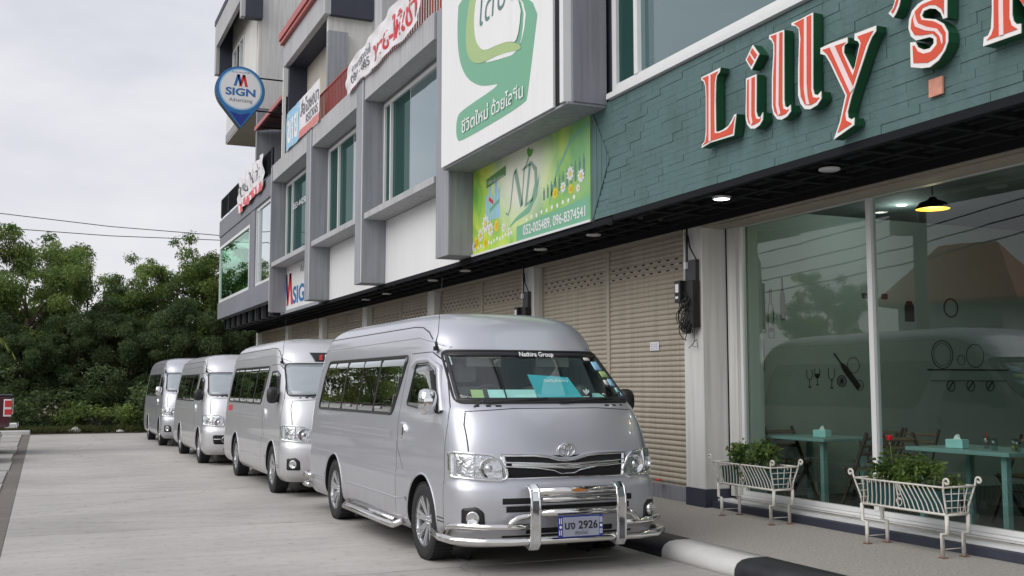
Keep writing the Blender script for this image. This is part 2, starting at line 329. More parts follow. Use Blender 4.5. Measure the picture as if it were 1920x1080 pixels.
def ring_poly(c, r, n=20, rz=None): return [(c[0]+r*math.cos(2*math.pi*k/n), c[1]+(rz or r)*math.sin(2*math.pi*k/n)) for k in range(n)]
def smoothpoly(p, it=1):
    for _ in range(it):
        q = []
        for i in range(len(p)):
            a, b = p[i], p[(i+1) % len(p)]; q += [(a[0]*.75+b[0]*.25, a[1]*.75+b[1]*.25), (a[0]*.25+b[0]*.75, a[1]*.25+b[1]*.75)]
        p = q
    return p
def stroke(p, w, closed=False):
    """2D polyline -> list of quads' polygon (ribbon) as one polygon"""
    L_, R_ = [], []
    for i in range(len(p)):
        a = Vector(p[max(i-1, 0)]); b = Vector(p[min(i+1, len(p)-1)]); d = (b-a).normalized(); n = Vector((-d.y, d.x)); ww = w[i] if isinstance(w, (list, tuple)) else w
        L_.append((p[i][0]+n.x*ww/2, p[i][1]+n.y*ww/2)); R_.append((p[i][0]-n.x*ww/2, p[i][1]-n.y*ww/2))
    return L_, R_
def ribbon2(mb, p, w, x, axis='x'):
    a, b = stroke(p, w)
    for i in range(len(p)-1):
        q = [a[i], a[i+1], b[i+1], b[i]]
        mb.add([((x,u,v) if axis == 'x' else (u,x,v)) for u, v in q], [(0,1,2,3)])
    return mb

# ------------------------------------------------------------------ ground, lot, pavement, kerb
g = MB(); g.add([(-600,-300,-.06),(600,-300,-.06),(600,900,-.06),(-600,900,-.06)], [(0,1,2,3)]); tag(g.build('ground', M['earth']), kind='structure')
lot = bx('parking_lot', M['strip'], None, -30, 5.12, -12, 36.6, -.05, -.012); tag(lot, kind='structure')
js = [-12, -6, -1, 3.2, 5.6, 8.6, 12.1, 13.83, 16.4, 19.6, 22.4, 25.9, 29.2, 32.6, 36.5]
for i in range(len(js)-1):
    o = bx('concrete_slab', M['road'], lot, -.29, 5.118, js[i]+.011, js[i+1]-.011, -.03, 0 - random.random()*.003, bevel=.004)
yy = -8.
while yy < 36:
    if yy > 4: bx('concrete_slab', M['bay'], lot, -8.0, -.52+random.uniform(-.02,.02), yy+.09, yy+2.52, -.03, .012)
    yy += 2.66
bx('drain_strip', M['strip'], lot, -.50, -.296, -8, 36.3, -.03, -.004)
ek = bx('end_kerb', M['kerbw'], lot, -4.2, -.30, 36.35, 36.72, -.02, .13, bevel=.03)
pave = bx('pavement', None or mat('washed_aggregate', (.36,.335,.305), .9, var=.30, scale=38, bump=1.0, bscale=120, col2=(.47,.445,.41)), None, 5.43, 13, -6, 39.6, -.04, .13); tag(pave, kind='structure')
kerb = MB().box(5.15, 5.42, -6, 39.5, -.05, .05).build('kerb', M['kerbb']); tag(kerb, kind='structure')
prof = [(5.12,-.02),(5.125,.06),(5.15,.105),(5.20,.133),(5.27,.143),(5.44,.143),(5.44,-.02)]
y = 8.36+1.1*13; k = 0
segs = []
yy = 8.36
bounds = [8.36 - 1.1*i for i in range(-28, 14)]
for i, yb in enumerate(bounds):
    mm = 'kerbw' if (round((8.36-yb)/1.1) % 2 == 0) else 'kerbb'
    b = MB(); n = len(prof)
    b.add([(u, yb-.002, v) for u, v in prof]+[(u, yb-1.098, v) for u, v in prof], [(j, (j+1) % n, (j+1) % n+n, j+n) for j in range(n)], True)
    b.add([(u, yb-.002, v) for u, v in prof], [tuple(range(n))]); b.add([(u, yb-1.098, v) for u, v in prof], [tuple(range(n-1,-1,-1))])
    b.build('kerb_segment', M[mm], kerb)
ver = bx('verge', M['earth'], None, -30, 16, 36.73, 90, -.05, .02); tag(ver, kind='structure')

# ------------------------------------------------------------------ shophouses
FX, PX, CXF, SZ = 6.05, 5.57, 7.0, 3.45          # fascia plane, fin front, column front, soffit height
def bld(loc, label): return empty('shophouse', loc, 0, label, 'building', 'shophouses of the row')
slat_me = {}
def slat_mesh(w, pitch=.065):
    key = round(w, 3)
    if key not in slat_me:
        b = MB(); pr = [(0,0),(-.010,.006),(-.016,.02),(-.017,.034),(-.012,.048),(-.002,.056),(0,.0635)]
        n = len(pr); b.add([(u,0,v) for u,v in pr]+[(u,w,v) for u,v in pr], [(i,i+1,i+1+n,i+n) for i in range(n-1)], True)
        slat_me[key] = b.mesh('slat', M['beige'], fix=False)
    return slat_me[key]
def shutter(root, ya, yb, single=True, holes=True, zlo=.33, ztop=3.36):
    """two roller shutters side by side between ya and yb with a mid post"""
    ym = (ya+yb)/2; x = 7.17
    for (a, b) in ((ya+.03, ym-.045), (ym+.045, yb-.03)):
        back = bx('roller_shutter', M['beige'], root, x+.004, x+.03, a, b, zlo-.03, ztop)
        n = int((ztop-zlo)/.065)
        if single:
            me = slat_mesh(b-a)
            for i in range(n): link('slat', me, back, (x, a, zlo+i*.065))
        else:
            mb = MB(); pr = [(0,0),(-.014,.02),(-.014,.045),(0,.0635)]
            for i in range(n):
                z = zlo+i*.065; mb.add([(x+u,a,z+v) for u,v in pr]+[(x+u,b,z+v) for u,v in pr], [(j,j+1,j+5,j+4) for j in range(3)], True)
            tag(mb.build('slat', M['beige'], back), kind='stuff')
        hb = MB()
        for r_ in range(3):
            z = zlo + (n-4-r_)*.065+.024; st = .20; off = .0 if r_ % 2 == 0 else st/2
            t = a+.12+off
            while t < b-.14: hb.box(x-.0185, x-.006, t, t+.075, z, z+.018); t += st
        tag(hb.build('vent_slot', M['dark'], back), kind='stuff')
    bx('shutter_post', M['beige'], root, x-.03, x+.05, ym-.043, ym+.043, .30, ztop)
    bx('shutter_rail', M['beiged'], root, x-.035, x+.05, ya-.0, ya+.028, .30, ztop); bx('shutter_rail', M['beiged'], root, x-.035, x+.05, yb-.028, yb, .30, ztop)
    bx('shutter_housing', M['beiged'], root, 6.98, 7.24, ya, yb, ztop+.002, SZ-.002)
def column(root, ya, yb, x0=CXF):
    bx('column', M['white'], root, x0, 7.42, ya, yb, .335, SZ-.03, bevel=.008)
    bx('column_base', M['navy'], root, x0-.004, 7.42, ya-.004, yb+.004, .125, .333)
def soffit(root, ya, yb):
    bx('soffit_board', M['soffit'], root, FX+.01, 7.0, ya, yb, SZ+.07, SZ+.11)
    for x in (6.10, 6.36, 6.64, 6.93): bx('soffit_bar', M['black'], root, x-.025, x+.025, ya, yb, SZ+.004, SZ+.066)
    t = ya+.18
    while t < yb-.05: bx('soffit_bar', M['black'], root, FX+.02, 6.99, t-.02, t+.02, SZ+.012, SZ+.060); t += .46
    bx('fascia_edge', M['black'], root, FX-.01, FX+.03, ya, yb, SZ-.02, 3.50)
    bx('soffit_edge', M['black'], root, 6.955, 6.998, ya, yb, SZ-.06, SZ+.07)
def soffit_open(root, ya, yb):
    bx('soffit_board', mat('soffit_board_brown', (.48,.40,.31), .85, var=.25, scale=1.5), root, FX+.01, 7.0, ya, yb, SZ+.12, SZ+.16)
    rn = random.Random(12)
    for x in (6.10, 6.48, 6.90): bx('soffit_bar', M['black'], root, x-.028, x+.028, ya, yb, SZ+.004, SZ+.08)
    t = ya+.1
    while t < yb-.3:
        w = rn.uniform(.35,.75); bx('soffit_bar', M['black'], root, FX+.02, 6.99, t-.035, t+.035, SZ+.012, SZ+.075)
        a, b = t+.1, t+w-.1
        for k in range(2): x = 6.22+k*.4+rn.uniform(0,.1); bx('soffit_insert', M['black'], root, x, x+rn.uniform(.04,.12), a, b, SZ+.03, SZ+.08)
        t += w
    bx('fascia_edge', M['black'], root, FX-.004, FX+.03, ya, yb, SZ-.0, 3.519)
    bx('soffit_edge', M['black'], root, 6.955, 6.998, ya, yb, SZ-.06, SZ+.12)
def downlight(x, y, lit=False, lab=None):
    r = empty('downlight', (x, y, SZ), 0, lab, 'ceiling light', 'downlights under the canopy')
    MB().lathe([(.085,-.012),(.095,-.004),(.095,.01)], n=20).build('rim', M['frame'], r)
    b = MB(); b.disc((0,0,-.006), .083, 'z', 20); b.build('lamp', M['lit' if lit else 'unlit'], r)
def window(root, ya, yb, z0, z1, x, mull=(), name='window', gl='glassW', curt=None, fw=.07, pane_names='pane'):
    """frame with jambs and mullions (positions in y, from the far end), a pane behind each opening"""
    f = MB(); f.box(x-.04, x+.03, ya, yb, z0, z0+fw); f.box(x-.04, x+.03, ya, yb, z1-fw, z1)
    f.box(x-.04, x+.03, ya, ya+fw, z0+fw, z1-fw); f.box(x-.04, x+.03, yb-fw, yb, z0+fw, z1-fw)
    ed = [yb-fw]
    for m_ in mull:
        m_, hw = m_ if isinstance(m_, tuple) else (m_, fw*.42)
        f.box(x-(.052 if hw > .01 else .004), x+.02, m_-hw, m_+hw, z0+fw, z1-fw); ed += [m_+hw, m_-hw]
    ed.append(ya+fw)
    fr = f.build(name, M['frame'], root)
    for i in range(0, len(ed), 2): bx('pane', M[gl if not curt or i//2 not in curt else 'glassC'], fr, x+.0, x+.008, ed[i+1], ed[i], z0+fw, z1-fw)
    return fr
BY = [10.65, 15.62, 20.24, 24.70, 29.2, 33.7, 39.0]
# --- shophouse with the big billboard
def back_wall(root, ya, yb, x=7.6, z0=3.56, z1=7.55): bx('wall', M['white'], root, x, 13, ya, yb, z0, z1)

# restaurant unit
rs = bld((7.2, 7, 0), 'restaurant shophouse with green stone band and large ground floor glazing')
rs.location = (0,0,0)
column(rs, 10.45, 10.85)
soffit_open(rs, 1.5, 10.85)
# green stone band: single stones
band_y0, band_y1, zb0, zb1 = 1.5, 11.34, 3.52, 4.90
bx('band_core', M['green'], rs, FX+.012, FX+.35, band_y0, band_y1, zb0, zb1)
rows = []; z = zb0
while z < zb1-.02:
    h = random.choice((.06,.068,.075,.085)); h = min(h, zb1-z); rows.append((z, h)); z += h
cnt = 0; rest = MB()
for (z, h) in rows:
    y = band_y1 - .42*max(0, 1-abs((z-4.15)/.66)) - .0
    first = True
    while y > band_y0:
        w = random.uniform(.25,.6); y2 = max(band_y0, y-w); px_ = random.choice((0,.001,.002,.004,.006))
        if y > 3.9 and cnt < 298:
            MB().box(FX-px_, FX+.02, y2+.0016, y-.0016, z+.001, z+h-.001).build('stone', M['green'], rs); cnt += 1
        else: rest.box(FX-px_, FX+.02, y2+.002, y-.002, z+.0015, z+h-.0015)
        y = y2
tag(rest.build('stone_cladding', M['green'], rs), kind='stuff')
# mitred end piece, strips running upward
for i in range(7):
    d = i*.06
    MB().prism([(band_y1-d, 3.53+d*1.55), (band_y1-d-.057, 3.53+(d+.06)*1.55), (band_y1-d-.057, 4.86-(d+.06)*1.55), (band_y1-d, 4.86-d*1.55)], 'x', FX-.012-.004*(i % 2), FX+.01).build('edge_stone', M['green'], rs)
# upper window of the restaurant
bx('side_pier', M['navy'], rs, 6.10, 6.5, 10.92, 11.36, 4.902, 9.6)
bx('window_sill', M['frame'], rs, 6.0, 6.12, 1.5, 10.91, 4.902, 4.965)
window(rs, 1.5, 10.9, 4.97, 9.2, 6.12, mull=(10.33, 6.4, 3.9), curt=(0,), fw=.10)
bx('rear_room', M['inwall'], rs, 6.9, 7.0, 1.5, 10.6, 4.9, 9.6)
bx('roof_slab', M['greyd'], rs, 6.1, 13, 1.5, 10.9, 9.6, 9.9)
# ground floor glazing
bx('plinth', M['navy'], rs, 7.08, 7.47, 1.5, 10.45, .132, .205)
for i, (xx, zz) in enumerate(((7.16,.207),(7.25,.232),(7.34,.258))): bx('sill_rail', M['frame'] if i != 1 else M['steel'], rs, xx, 7.46, 1.5, 10.24 if i else 10.44, zz, zz+.024)
bx('jamb', M['white'], rs, 7.33, 7.46, 10.25, 10.42, .26, 3.42); bx('guide_channel', M['black'], rs, 7.33, 7.46, 10.425, 10.448, .26, 3.42)
bx('shutter_housing', M['beiged'], rs, 6.99, 7.47, 1.5, 10.448, 3.365, SZ-.002); bx('housing_lip', M['beiged'], rs, 7.02, 7.10, 1.5, 10.2, 3.33, 3.36)
gw = MB(); gw.box(7.375,7.435,1.5,10.248,.285,.33); gw.box(7.375,7.435,1.5,10.248,3.36,3.40); gw.box(7.375,7.435,10.198,10.248,.33,3.36)
for m_ in (8.10, 5.8, 3.5): gw.box(7.365,7.435,m_-.032,m_+.032,.33,3.36)
gwo = gw.build('shop_window', M['frame'], rs)
for a, b in ((8.132, 10.198), (5.832, 8.068), (3.532, 5.768), (1.5, 3.468)): bx('pane', M['glassR'], gwo, 7.40, 7.408, a, b, .33, 3.36)
# restaurant room
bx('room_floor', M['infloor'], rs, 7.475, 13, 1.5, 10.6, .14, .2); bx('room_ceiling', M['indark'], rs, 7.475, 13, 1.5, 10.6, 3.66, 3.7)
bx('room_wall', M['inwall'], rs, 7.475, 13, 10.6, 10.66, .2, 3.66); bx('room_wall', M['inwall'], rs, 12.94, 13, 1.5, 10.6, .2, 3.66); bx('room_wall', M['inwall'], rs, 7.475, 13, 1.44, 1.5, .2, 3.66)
bx('room_pilaster', M['inwall'], rs, 7.47, 7.66, 10.2, 10.6, .2, 3.66)
bx('upper_floor', M['white'], rs, 7.02, 13, 1.5, 10.64, 3.71, 4.9)

# billboard unit
u1 = bld((0,0,0), 'shophouse behind the tall white billboard, two beige shutters below')
shutter(u1, 10.85, 15.12, zlo=.33); soffit(u1, 10.86, 15.5); column(u1, 15.12, 15.5)
bx('plinth', M['greyd'], u1, 7.12, 7.4, 10.86, 15.12, .132, .30)
bx('fin', M['grey'], u1, 5.63, FX, 15.30, 15.88, 3.52, 7.56, bevel=.01)
bx('side_wall', M['greyd'], u1, FX, 6.5, 11.37, 11.5, 3.5, 8.6); bx('wall', M['greyd'], u1, 6.3, 13, 11.5, 15.3, 4.9, 8.6)
bx('wall', M['white'], u1, 7.3, 13, 10.86, 15.5, .1, 4.88)

# unit A: largest plain bay
def bay(root, ya, yb, fin, mull, curt, sign=True):
    """white panel, sill beam, window, head beam, balcony parapet; fin at the far end"""
    bx('head_beam', M['greyl'], root, PX+.02, 6.3, ya, yb, 7.10, 7.56, bevel=.008)
    bx('sill_beam', M['greyl'], root, PX+.03, 6.04, ya, yb, 4.74, 4.86, bevel=.006)
    bx('spandrel', M['greyd'], root, 6.043, 6.4, ya, yb, 4.745, 4.93)
    window(root, ya+.02, yb-.12, 4.935, 7.02, 5.99, mull=mull, curt=curt)
    bx('lintel', M['greyd'], root, 5.96, 6.3, ya, yb, 7.022, 7.098)
    bx('room_wall', M['inwall'], root, 6.7, 6.75, ya, yb, 4.93, 7.1)
    bx('jamb_wall', M['greyd'], root, 5.95, 6.04, yb-.118, yb, 4.935, 7.02)
    if sign: bx('sign_backing', M['panelw'], root, FX, FX+.04, ya, yb, 3.502, 4.738)
    bx('fin', M['grey'], root, PX, FX+.3, fin[0], fin[1], 3.50, 7.57, bevel=.01)
    bx('fin_trim', M['frame'], root, PX-.012, PX-.002, fin[0]+.004, fin[0]+.03, 3.52, 7.5)
u2 = bld((0,0,0), 'shophouse right after the billboard, blank white sign panel under a wide teal window')
shutter(u2, 15.5, 19.8, zlo=.33); soffit(u2, 15.5, 20.2); column(u2, 19.8, 20.2)
bay(u2, 15.9, 19.97, (19.98, 20.5), (19.38, (18.3,.006)), (0, 1))
bx('plinth', M['greyd'], u2, 7.12, 7.4, 15.5, 19.8, .132, .30); bx('wall', M['white'], u2, 7.3, 13, 15.5, 20.2, .1, 4.7)
bx('balcony_floor', M['grey'], u2, 6.3, 7.4, 15.9, 20.5, 7.12, 7.3); bx('wall', M['white'], u2, 7.4, 13, 15.3, 20.5, 4.9, 11.5)
bx('partition', M['white'], u2, 6.42, 7.4, 20.0, 20.5, 7.3, 11.5); bx('pier', M['greyl'], u2, 5.93, 6.415, 19.98, 20.5, 7.571, 11.5)
u3 = bld((0,0,0), 'shophouse with the red balcony railing between two grey piers')
shutter(u3, 20.2, 24.6, single=False); soffit(u3, 20.2, 24.9); column(u3, 24.6, 25.0)
bay(u3, 20.51, 24.43, (24.44, 24.96), (23.35, (22.2,.006)), (0, 1))
bx('wall', M['white'], u3, 7.3, 13, 20.2, 24.9, .1, 4.7); bx('wall', M['white'], u3, 7.6, 13, 20.5, 24.9, 4.7, 11.5); bx('balcony_floor', M['grey'], u3, 6.3, 7.6, 20.51, 24.9, 7.12, 7.3)
bx('wing_wall', M['grey'], u3, 5.93, 6.42, 24.44, 24.60, 7.572, 9.96); bx('partition', M['white'], u3, 5.965, 7.6, 24.605, 24.75, 7.3, 10.36)
u4 = bld((0,0,0), 'shophouse with the blue and white sales banner and dark recessed balcony')
shutter(u4, 25.0, 29.0, single=False); soffit(u4, 24.96, 29.3); column(u4, 29.0, 29.4)
bay(u4, 24.97, 29.18, (29.19, 29.22), (28.25,), (0, 1), sign=False)
bx('wall', M['cream'], u4, 7.3, 13, 24.96, 29.3, .1, 4.7)
bx('roof_beam', M['greyl'], u4, 5.84, 5.99, 24.44, 29.3, 10.36, 11.0, bevel=.01); bx('roof_slab', M['navy'], u4, 5.99, 7.05, 24.442, 29.3, 10.362, 11.6)
bx('roof_gutter', M['pinkred'], u4, 5.74, 5.86, 24.35, 29.3, 11.002, 11.09); bx('roof_gutter', M['pinkred'], u4, 5.70, 5.80, 24.35, 29.3, 11.11, 11.30)
bx('back_wall', M['cream'], u4, 6.46, 6.6, 24.76, 28.98, 7.56, 10.36); bx('dark_partition', M['navy'], u4, 5.96, 6.46, 28.98, 29.15, 7.56, 10.36)
bx('corner_post', M['frame'], u4, 5.80, 5.88, 29.0, 29.12, 7.57, 10.3)
bx('balcony_floor', M['grey'], u4, 6.3, 6.6, 24.97, 29.3, 7.12, 7.5)
bx('wall', M['white'], u4, 7.05, 13, 24.76, 29.3, 4.7, 11.6)
# corner unit
u5 = bld((0,0,0), 'corner shophouse at the far end with wraparound glass and overhanging top floor')
bx('lower_band', M['greyd'], u5, PX, 6.4, 29.23, 38.7, 3.83, 4.40, bevel=.01); bx('upper_band', M['greyd'], u5, PX, 6.4, 29.23, 38.7, 6.74, 7.32, bevel=.01)
bx('pier', M['greyd'], u5, PX+.02, 6.0, 31.75, 32.6, 4.402, 6.738); bx('pier', M['greyd'], u5, PX+.03, 6.0, 29.23, 29.4, 4.402, 6.738)
window(u5, 29.41, 31.74, 4.405, 6.735, PX+.10, mull=(31.3,), fw=.09, gl='glassW'); 
window(u5, 32.62, 38.6, 4.405, 6.4, PX+.06, mull=(), fw=.09, gl='glassG', name='corner_window')
bx('window_header', M['greyd'], u5, PX+.03, 6.0, 32.61, 38.68, 6.402, 6.738)
sw = bx('side_window_rail', M['frame'], u5, PX+.07, 9.5, 38.61, 38.68, 4.405, 4.5); bx('side_window_rail', M['frame'], u5, PX+.07, 9.5, 38.61, 38.68, 6.31, 6.4); bx('side_pane', M['glassG'], u5, PX+.1, 9.5, 38.64, 38.65, 4.5, 6.31)
bx('band_return', M['greyd'], u5, 6.4, 13, 38.2, 38.7, 3.83, 4.40); bx('band_return', M['greyd'], u5, 6.4, 13, 38.2, 38.7, 6.74, 7.32)
bx('room_wall', M['inwall'], u5, 8.2, 8.3, 29.3, 36.5, 4.4, 6.74); bx('wall', M['cream'], u5, 9.5, 13, 29.3, 38.6, 4.4, 11); 
bx('wall', M['cream'], u5, 7.3, 13, 29.3, 39.0, .1, 3.82); column(u5, 33.5, 33.9); column(u5, 38.6, 39.0)
shutter(u5, 29.4, 33.5, single=False); shutter(u5, 33.9, 38.6, single=False)
soffit(u5, 29.3, 38.7)
for i in range(17):
    yv = 29.75+i*.54; bx('louvre', M['trim'] if i % 2 else M['black'], u5, 5.78, 5.98, yv-.06, yv+.06, SZ+.01, 3.828)
bx('louvre_backing', M['black'], u5, 6.1, 6.14, 29.3, 38.7, SZ+.0, 3.828)
# top floor volume
bx('top_floor', M['white'], u5, 5.9, 13, 33.9, 39.9, 10.75, 16.5, bevel=.01); bx('top_floor_edge', M['grey'], u5, 5.885, 13, 33.885, 39.92, 10.45, 10.75); bx('top_floor_soffit', M['cream'], u5, 5.9, 13, 33.95, 39.85, 10.40, 10.448)
bx('grey_wall', M['grey'], u5, 5.93, 8.3, 33.7, 33.88, 7.32, 10.3); bx('white_wall', M['white'], u5, 5.92, 8.3, 33.68, 33.88, 10.3, 16.5)
bx('side_wall', M['grey'], u5, 8.3, 8.5, 29.3, 33.7, 7.32, 14)
window(u5, 36.2, 38.4, 11.9, 13.45, 5.885, mull=(36.9, 37.6), fw=.06)
rf = MB(); rf.box(5.32, 5.45, 33.45, 39.2, 13.75, 14.6); rf.box(5.32, 5.45, 38.85, 39.2, 12.75, 13.75); rf.box(5.32, 5.45, 33.45, 33.75, 13.15, 13.75)
rf.build('roof_frame', M['greyl'], u5, bevel=.01)
bx('roof_frame_return', M['navy'], u5, 5.452, 6.0, 33.452, 33.75, 13.152, 16.5); bx('roof_frame_return', M['navy'], u5, 5.452, 5.98, 38.852, 39.2, 12.752, 14.6); bx('roof_eave', M['navy'], u5, 5.30, 5.9, 33.4, 39.25, 14.602, 14.8)
# lean-to awning over the corner balcony, seen from below
aw = MB(); nr = 26
for i in range(nr):
    t0 = 5.9+i*.05; zz = 9.55+i*.008
    aw.add([(t0,29.3,zz+.012*(i % 2)),(t0,33.65,zz+.012*(i % 2)),(t0+.05,33.65,zz+.012*((i+1) % 2)+.008),(t0+.05,29.3,zz+.012*((i+1) % 2)+.008)], [(0,1,2,3)])
awo = empty('awning', (0,0,0), 0, 'dark red corrugated lean-to awning over the corner balcony', 'awning')
aw2 = MB(); 
for v in aw.v: pass
m_ = aw.build('roof_sheet', M['rust'], awo); sol = m_.modifiers.new('thick', 'SOLIDIFY'); sol.thickness = .004
bx('edge_trim', M['pinkred'], awo, 5.84, 5.90, 29.3, 33.65, 9.52, 9.64)
for t in (30.2, 31.6, 33.0): bx('rafter', M['rust'], awo, 5.9, 7.2, t-.03, t+.03, 9.50, 9.545)
# railings
def railing(ya, yb, x, z0, z1, m, gap, label, cat='railing', posts=(), bw=.02, group=None):
    r = empty('balcony_railing', (x, ya, z0), 0, label, cat, group)
    MB().bar((0,0,z1-z0),(0,yb-ya,z1-z0),.04,.03).build('top_rail', M[m], r); MB().bar((0,0,.04),(0,yb-ya,.04),.035,.03).build('bottom_rail', M[m], r)
    me = MB().box(-bw/2,bw/2,-bw/2,bw/2,.055,z1-z0-.015).mesh('bar', M[m]); n = int((yb-ya)/gap)
    for i in range(n+1): link('bar', me, r, (0, i*(yb-ya)/n, 0))
    for p in posts: bx('post', M['trim'] if m == 'black' else M[m], r, -.025,.025,p-ya-.025,p-ya+.025,0,z1-z0)
    return r
railing(15.95, 19.9, 5.72, 7.575, 8.20, 'red', .13, 'red balcony railing above the widest teal window, mostly behind the banner', group='red balcony railings')
railing(20.6, 24.4, 5.72, 7.575, 8.28, 'red', .13, 'red balcony railing between the banner and the grey wing wall', group='red balcony railings')
railing(29.3, 38.6, 5.62, 7.42, 8.08, 'black', .14, 'black balcony railing on the corner shophouse with white stains below', posts=(29.4, 31, 33, 35, 37, 38.5), bw=.045)
for t in (34.2,34.9,35.3,36.1,36.5,37.4,38.0): pass

# ------------------------------------------------------------------ signs on the row
# green lettered restaurant sign
sg = empty('restaurant_sign', (0,0,0), 0, "raised orange and white letters on green sides reading Lilly's on the stone band", 'sign')
TL = [(8.805,4.598),(8.65,4.599),(8.475,4.608),(8.492,4.564),(8.539,4.543),(8.556,4.485),(8.567,4.306),(8.57,4.002),(8.548,3.983),(8.453,3.985),(8.362,4.005),(8.302,4.052),(8.264,4.09),(8.231,4.091),(8.278,3.891),(8.459,3.897),(8.67,3.904),(8.82,3.882),(8.813,3.915),(8.764,3.941),(8.742,4.028),(8.732,4.347),(8.736,4.487),(8.766,4.547),(8.806,4.569)]
TL_in = [(8.786,4.583),(8.65,4.579),(8.511,4.581),(8.554,4.547),(8.575,4.479),(8.59,4.198),(8.59,3.981),(8.504,3.967),(8.382,3.973),(8.297,4.018),(8.254,4.069),(8.292,3.912),(8.67,3.919),(8.799,3.903),(8.748,3.932),(8.723,4.001),(8.713,4.342),(8.717,4.481),(8.742,4.546)]
TL_st = [(8.664,4.577),(8.633,4.576),(8.65,3.919),(8.684,3.919)]
TIdot = [(7.954,4.679),(7.86,4.562),(7.98,4.446),(8.069,4.568)]
TIdot_a = [(7.961,4.648),(7.889,4.565),(7.925,4.533),(7.99,4.614)]
TIdot_b = [(8.004,4.599),(7.943,4.518),(7.984,4.485),(8.041,4.562)]
TI = [(8.068,4.388),(7.907,4.386),(7.923,4.039),(7.904,3.987),(7.864,3.972),(7.823,4.01),(7.831,3.938),(7.878,3.901),(7.947,3.885),(8.015,3.9),(8.061,3.943),(8.084,4.002),(8.085,4.078),(8.073,4.227)]
TI_in = [(8.044,4.367),(7.93,4.368),(7.945,4.034),(7.925,3.974),(7.876,3.956),(7.85,3.971),(7.868,3.936),(7.926,3.925),(7.989,3.924),(8.036,3.956),(8.062,4.019),(8.057,4.179)]
TI_st = [(8.01,4.367),(7.974,4.367),(7.989,4.012),(7.971,3.944),(7.997,3.926),(8.024,3.999)]
Tl1 = [(7.708,4.693),(7.497,4.68),(7.517,4.045),(7.509,3.987),(7.467,3.966),(7.431,3.983),(7.43,3.922),(7.486,3.889),(7.558,3.878),(7.621,3.897),(7.671,3.953),(7.692,4.026),(7.682,4.295),(7.655,4.498),(7.652,4.591),(7.677,4.636),(7.712,4.66)]
Tl1_in = [(7.688,4.676),(7.516,4.665),(7.54,4.03),(7.53,3.974),(7.484,3.947),(7.448,3.946),(7.493,3.918),(7.549,3.914),(7.612,3.926),(7.654,3.975),(7.668,4.041),(7.659,4.289),(7.633,4.491),(7.632,4.596),(7.66,4.646)]
Tl1_st = [(7.59,4.669),(7.552,4.668),(7.588,4.021),(7.564,3.938),(7.596,3.922),(7.625,4.02)]
Tl2b = [(7.275,4.703),(7.105,4.709),(7.13,4.05),(7.114,3.996),(7.071,3.978),(7.026,4.0),(7.028,3.935),(7.083,3.894),(7.173,3.88),(7.245,3.9),(7.297,3.959),(7.326,4.04),(7.317,4.271),(7.295,4.512),(7.297,4.623),(7.333,4.66),(7.392,4.685),(7.391,4.709)]
Tl2b_in = [(7.279,4.692),(7.125,4.694),(7.15,4.043),(7.133,3.976),(7.08,3.956),(7.045,3.951),(7.091,3.923),(7.162,3.914),(7.234,3.934),(7.286,4.017),(7.296,4.142),(7.287,4.386),(7.27,4.529),(7.285,4.632),(7.354,4.689)]
Tl2b_st = [(7.212,4.693),(7.178,4.694),(7.2,4.117),(7.192,3.994),(7.171,3.922),(7.212,3.931),(7.238,4.066)]
TY = [(7.02,4.371),(6.898,4.374),(6.689,4.364),(6.691,4.318),(6.729,4.306),(6.738,4.25),(6.636,4.071),(6.613,4.099),(6.552,4.265),(6.57,4.295),(6.609,4.316),(6.604,4.367),(6.519,4.363),(6.36,4.359),(6.365,4.315),(6.413,4.28),(6.454,4.224),(6.665,3.861),(6.714,3.747),(6.708,3.699),(6.668,3.673),(6.636,3.683),(6.643,3.622),(6.889,3.555),(6.865,3.59),(6.808,3.688),(6.733,3.89),(6.913,4.219),(6.962,4.292),(7.022,4.321)]
TY_in = [(6.995,4.347),(6.707,4.328),(6.757,4.303),(6.754,4.255),(6.638,4.026),(6.611,4.076),(6.531,4.27),(6.55,4.304),(6.571,4.334),(6.388,4.326),(6.436,4.281),(6.477,4.231),(6.676,3.875),(6.739,3.741),(6.733,3.682),(6.685,3.654),(6.665,3.638),(6.836,3.599),(6.792,3.673),(6.708,3.886),(6.884,4.21),(6.936,4.29)]
TY_st = [(6.896,4.338),(6.838,4.336),(6.626,3.92),(6.667,3.894)]
Tapo = [(6.152,4.622),(6.019,4.606),(6.087,4.498),(6.109,4.435),(6.14,4.39),(6.174,4.362),(6.223,4.413),(6.182,4.435),(6.153,4.481),(6.14,4.539)]
Tapo_in = [(6.138,4.601),(6.038,4.591),(6.105,4.504),(6.123,4.455),(6.149,4.42),(6.175,4.395),(6.191,4.413),(6.161,4.436),(6.136,4.483),(6.12,4.532)]
TS = [(5.633,4.409),(5.644,4.191),(5.681,4.195),(5.702,4.247),(5.747,4.292),(5.804,4.314),(5.862,4.314),(5.883,4.283),(5.865,4.258),(5.751,4.214),(5.678,4.157),(5.64,4.086),(5.643,4.014),(5.674,3.957),(5.737,3.901),(5.824,3.873),(5.902,3.887),(6.011,3.925),(6.008,4.116),(5.956,4.104),(5.933,4.056),(5.876,4.02),(5.818,4.014),(5.778,4.04),(5.777,4.076),(5.814,4.099),(5.891,4.107),(5.95,4.114),(5.998,4.159),(6.021,4.228),(6.012,4.294),(5.979,4.353),(5.918,4.386),(5.839,4.398),(5.762,4.394),(5.705,4.389)]
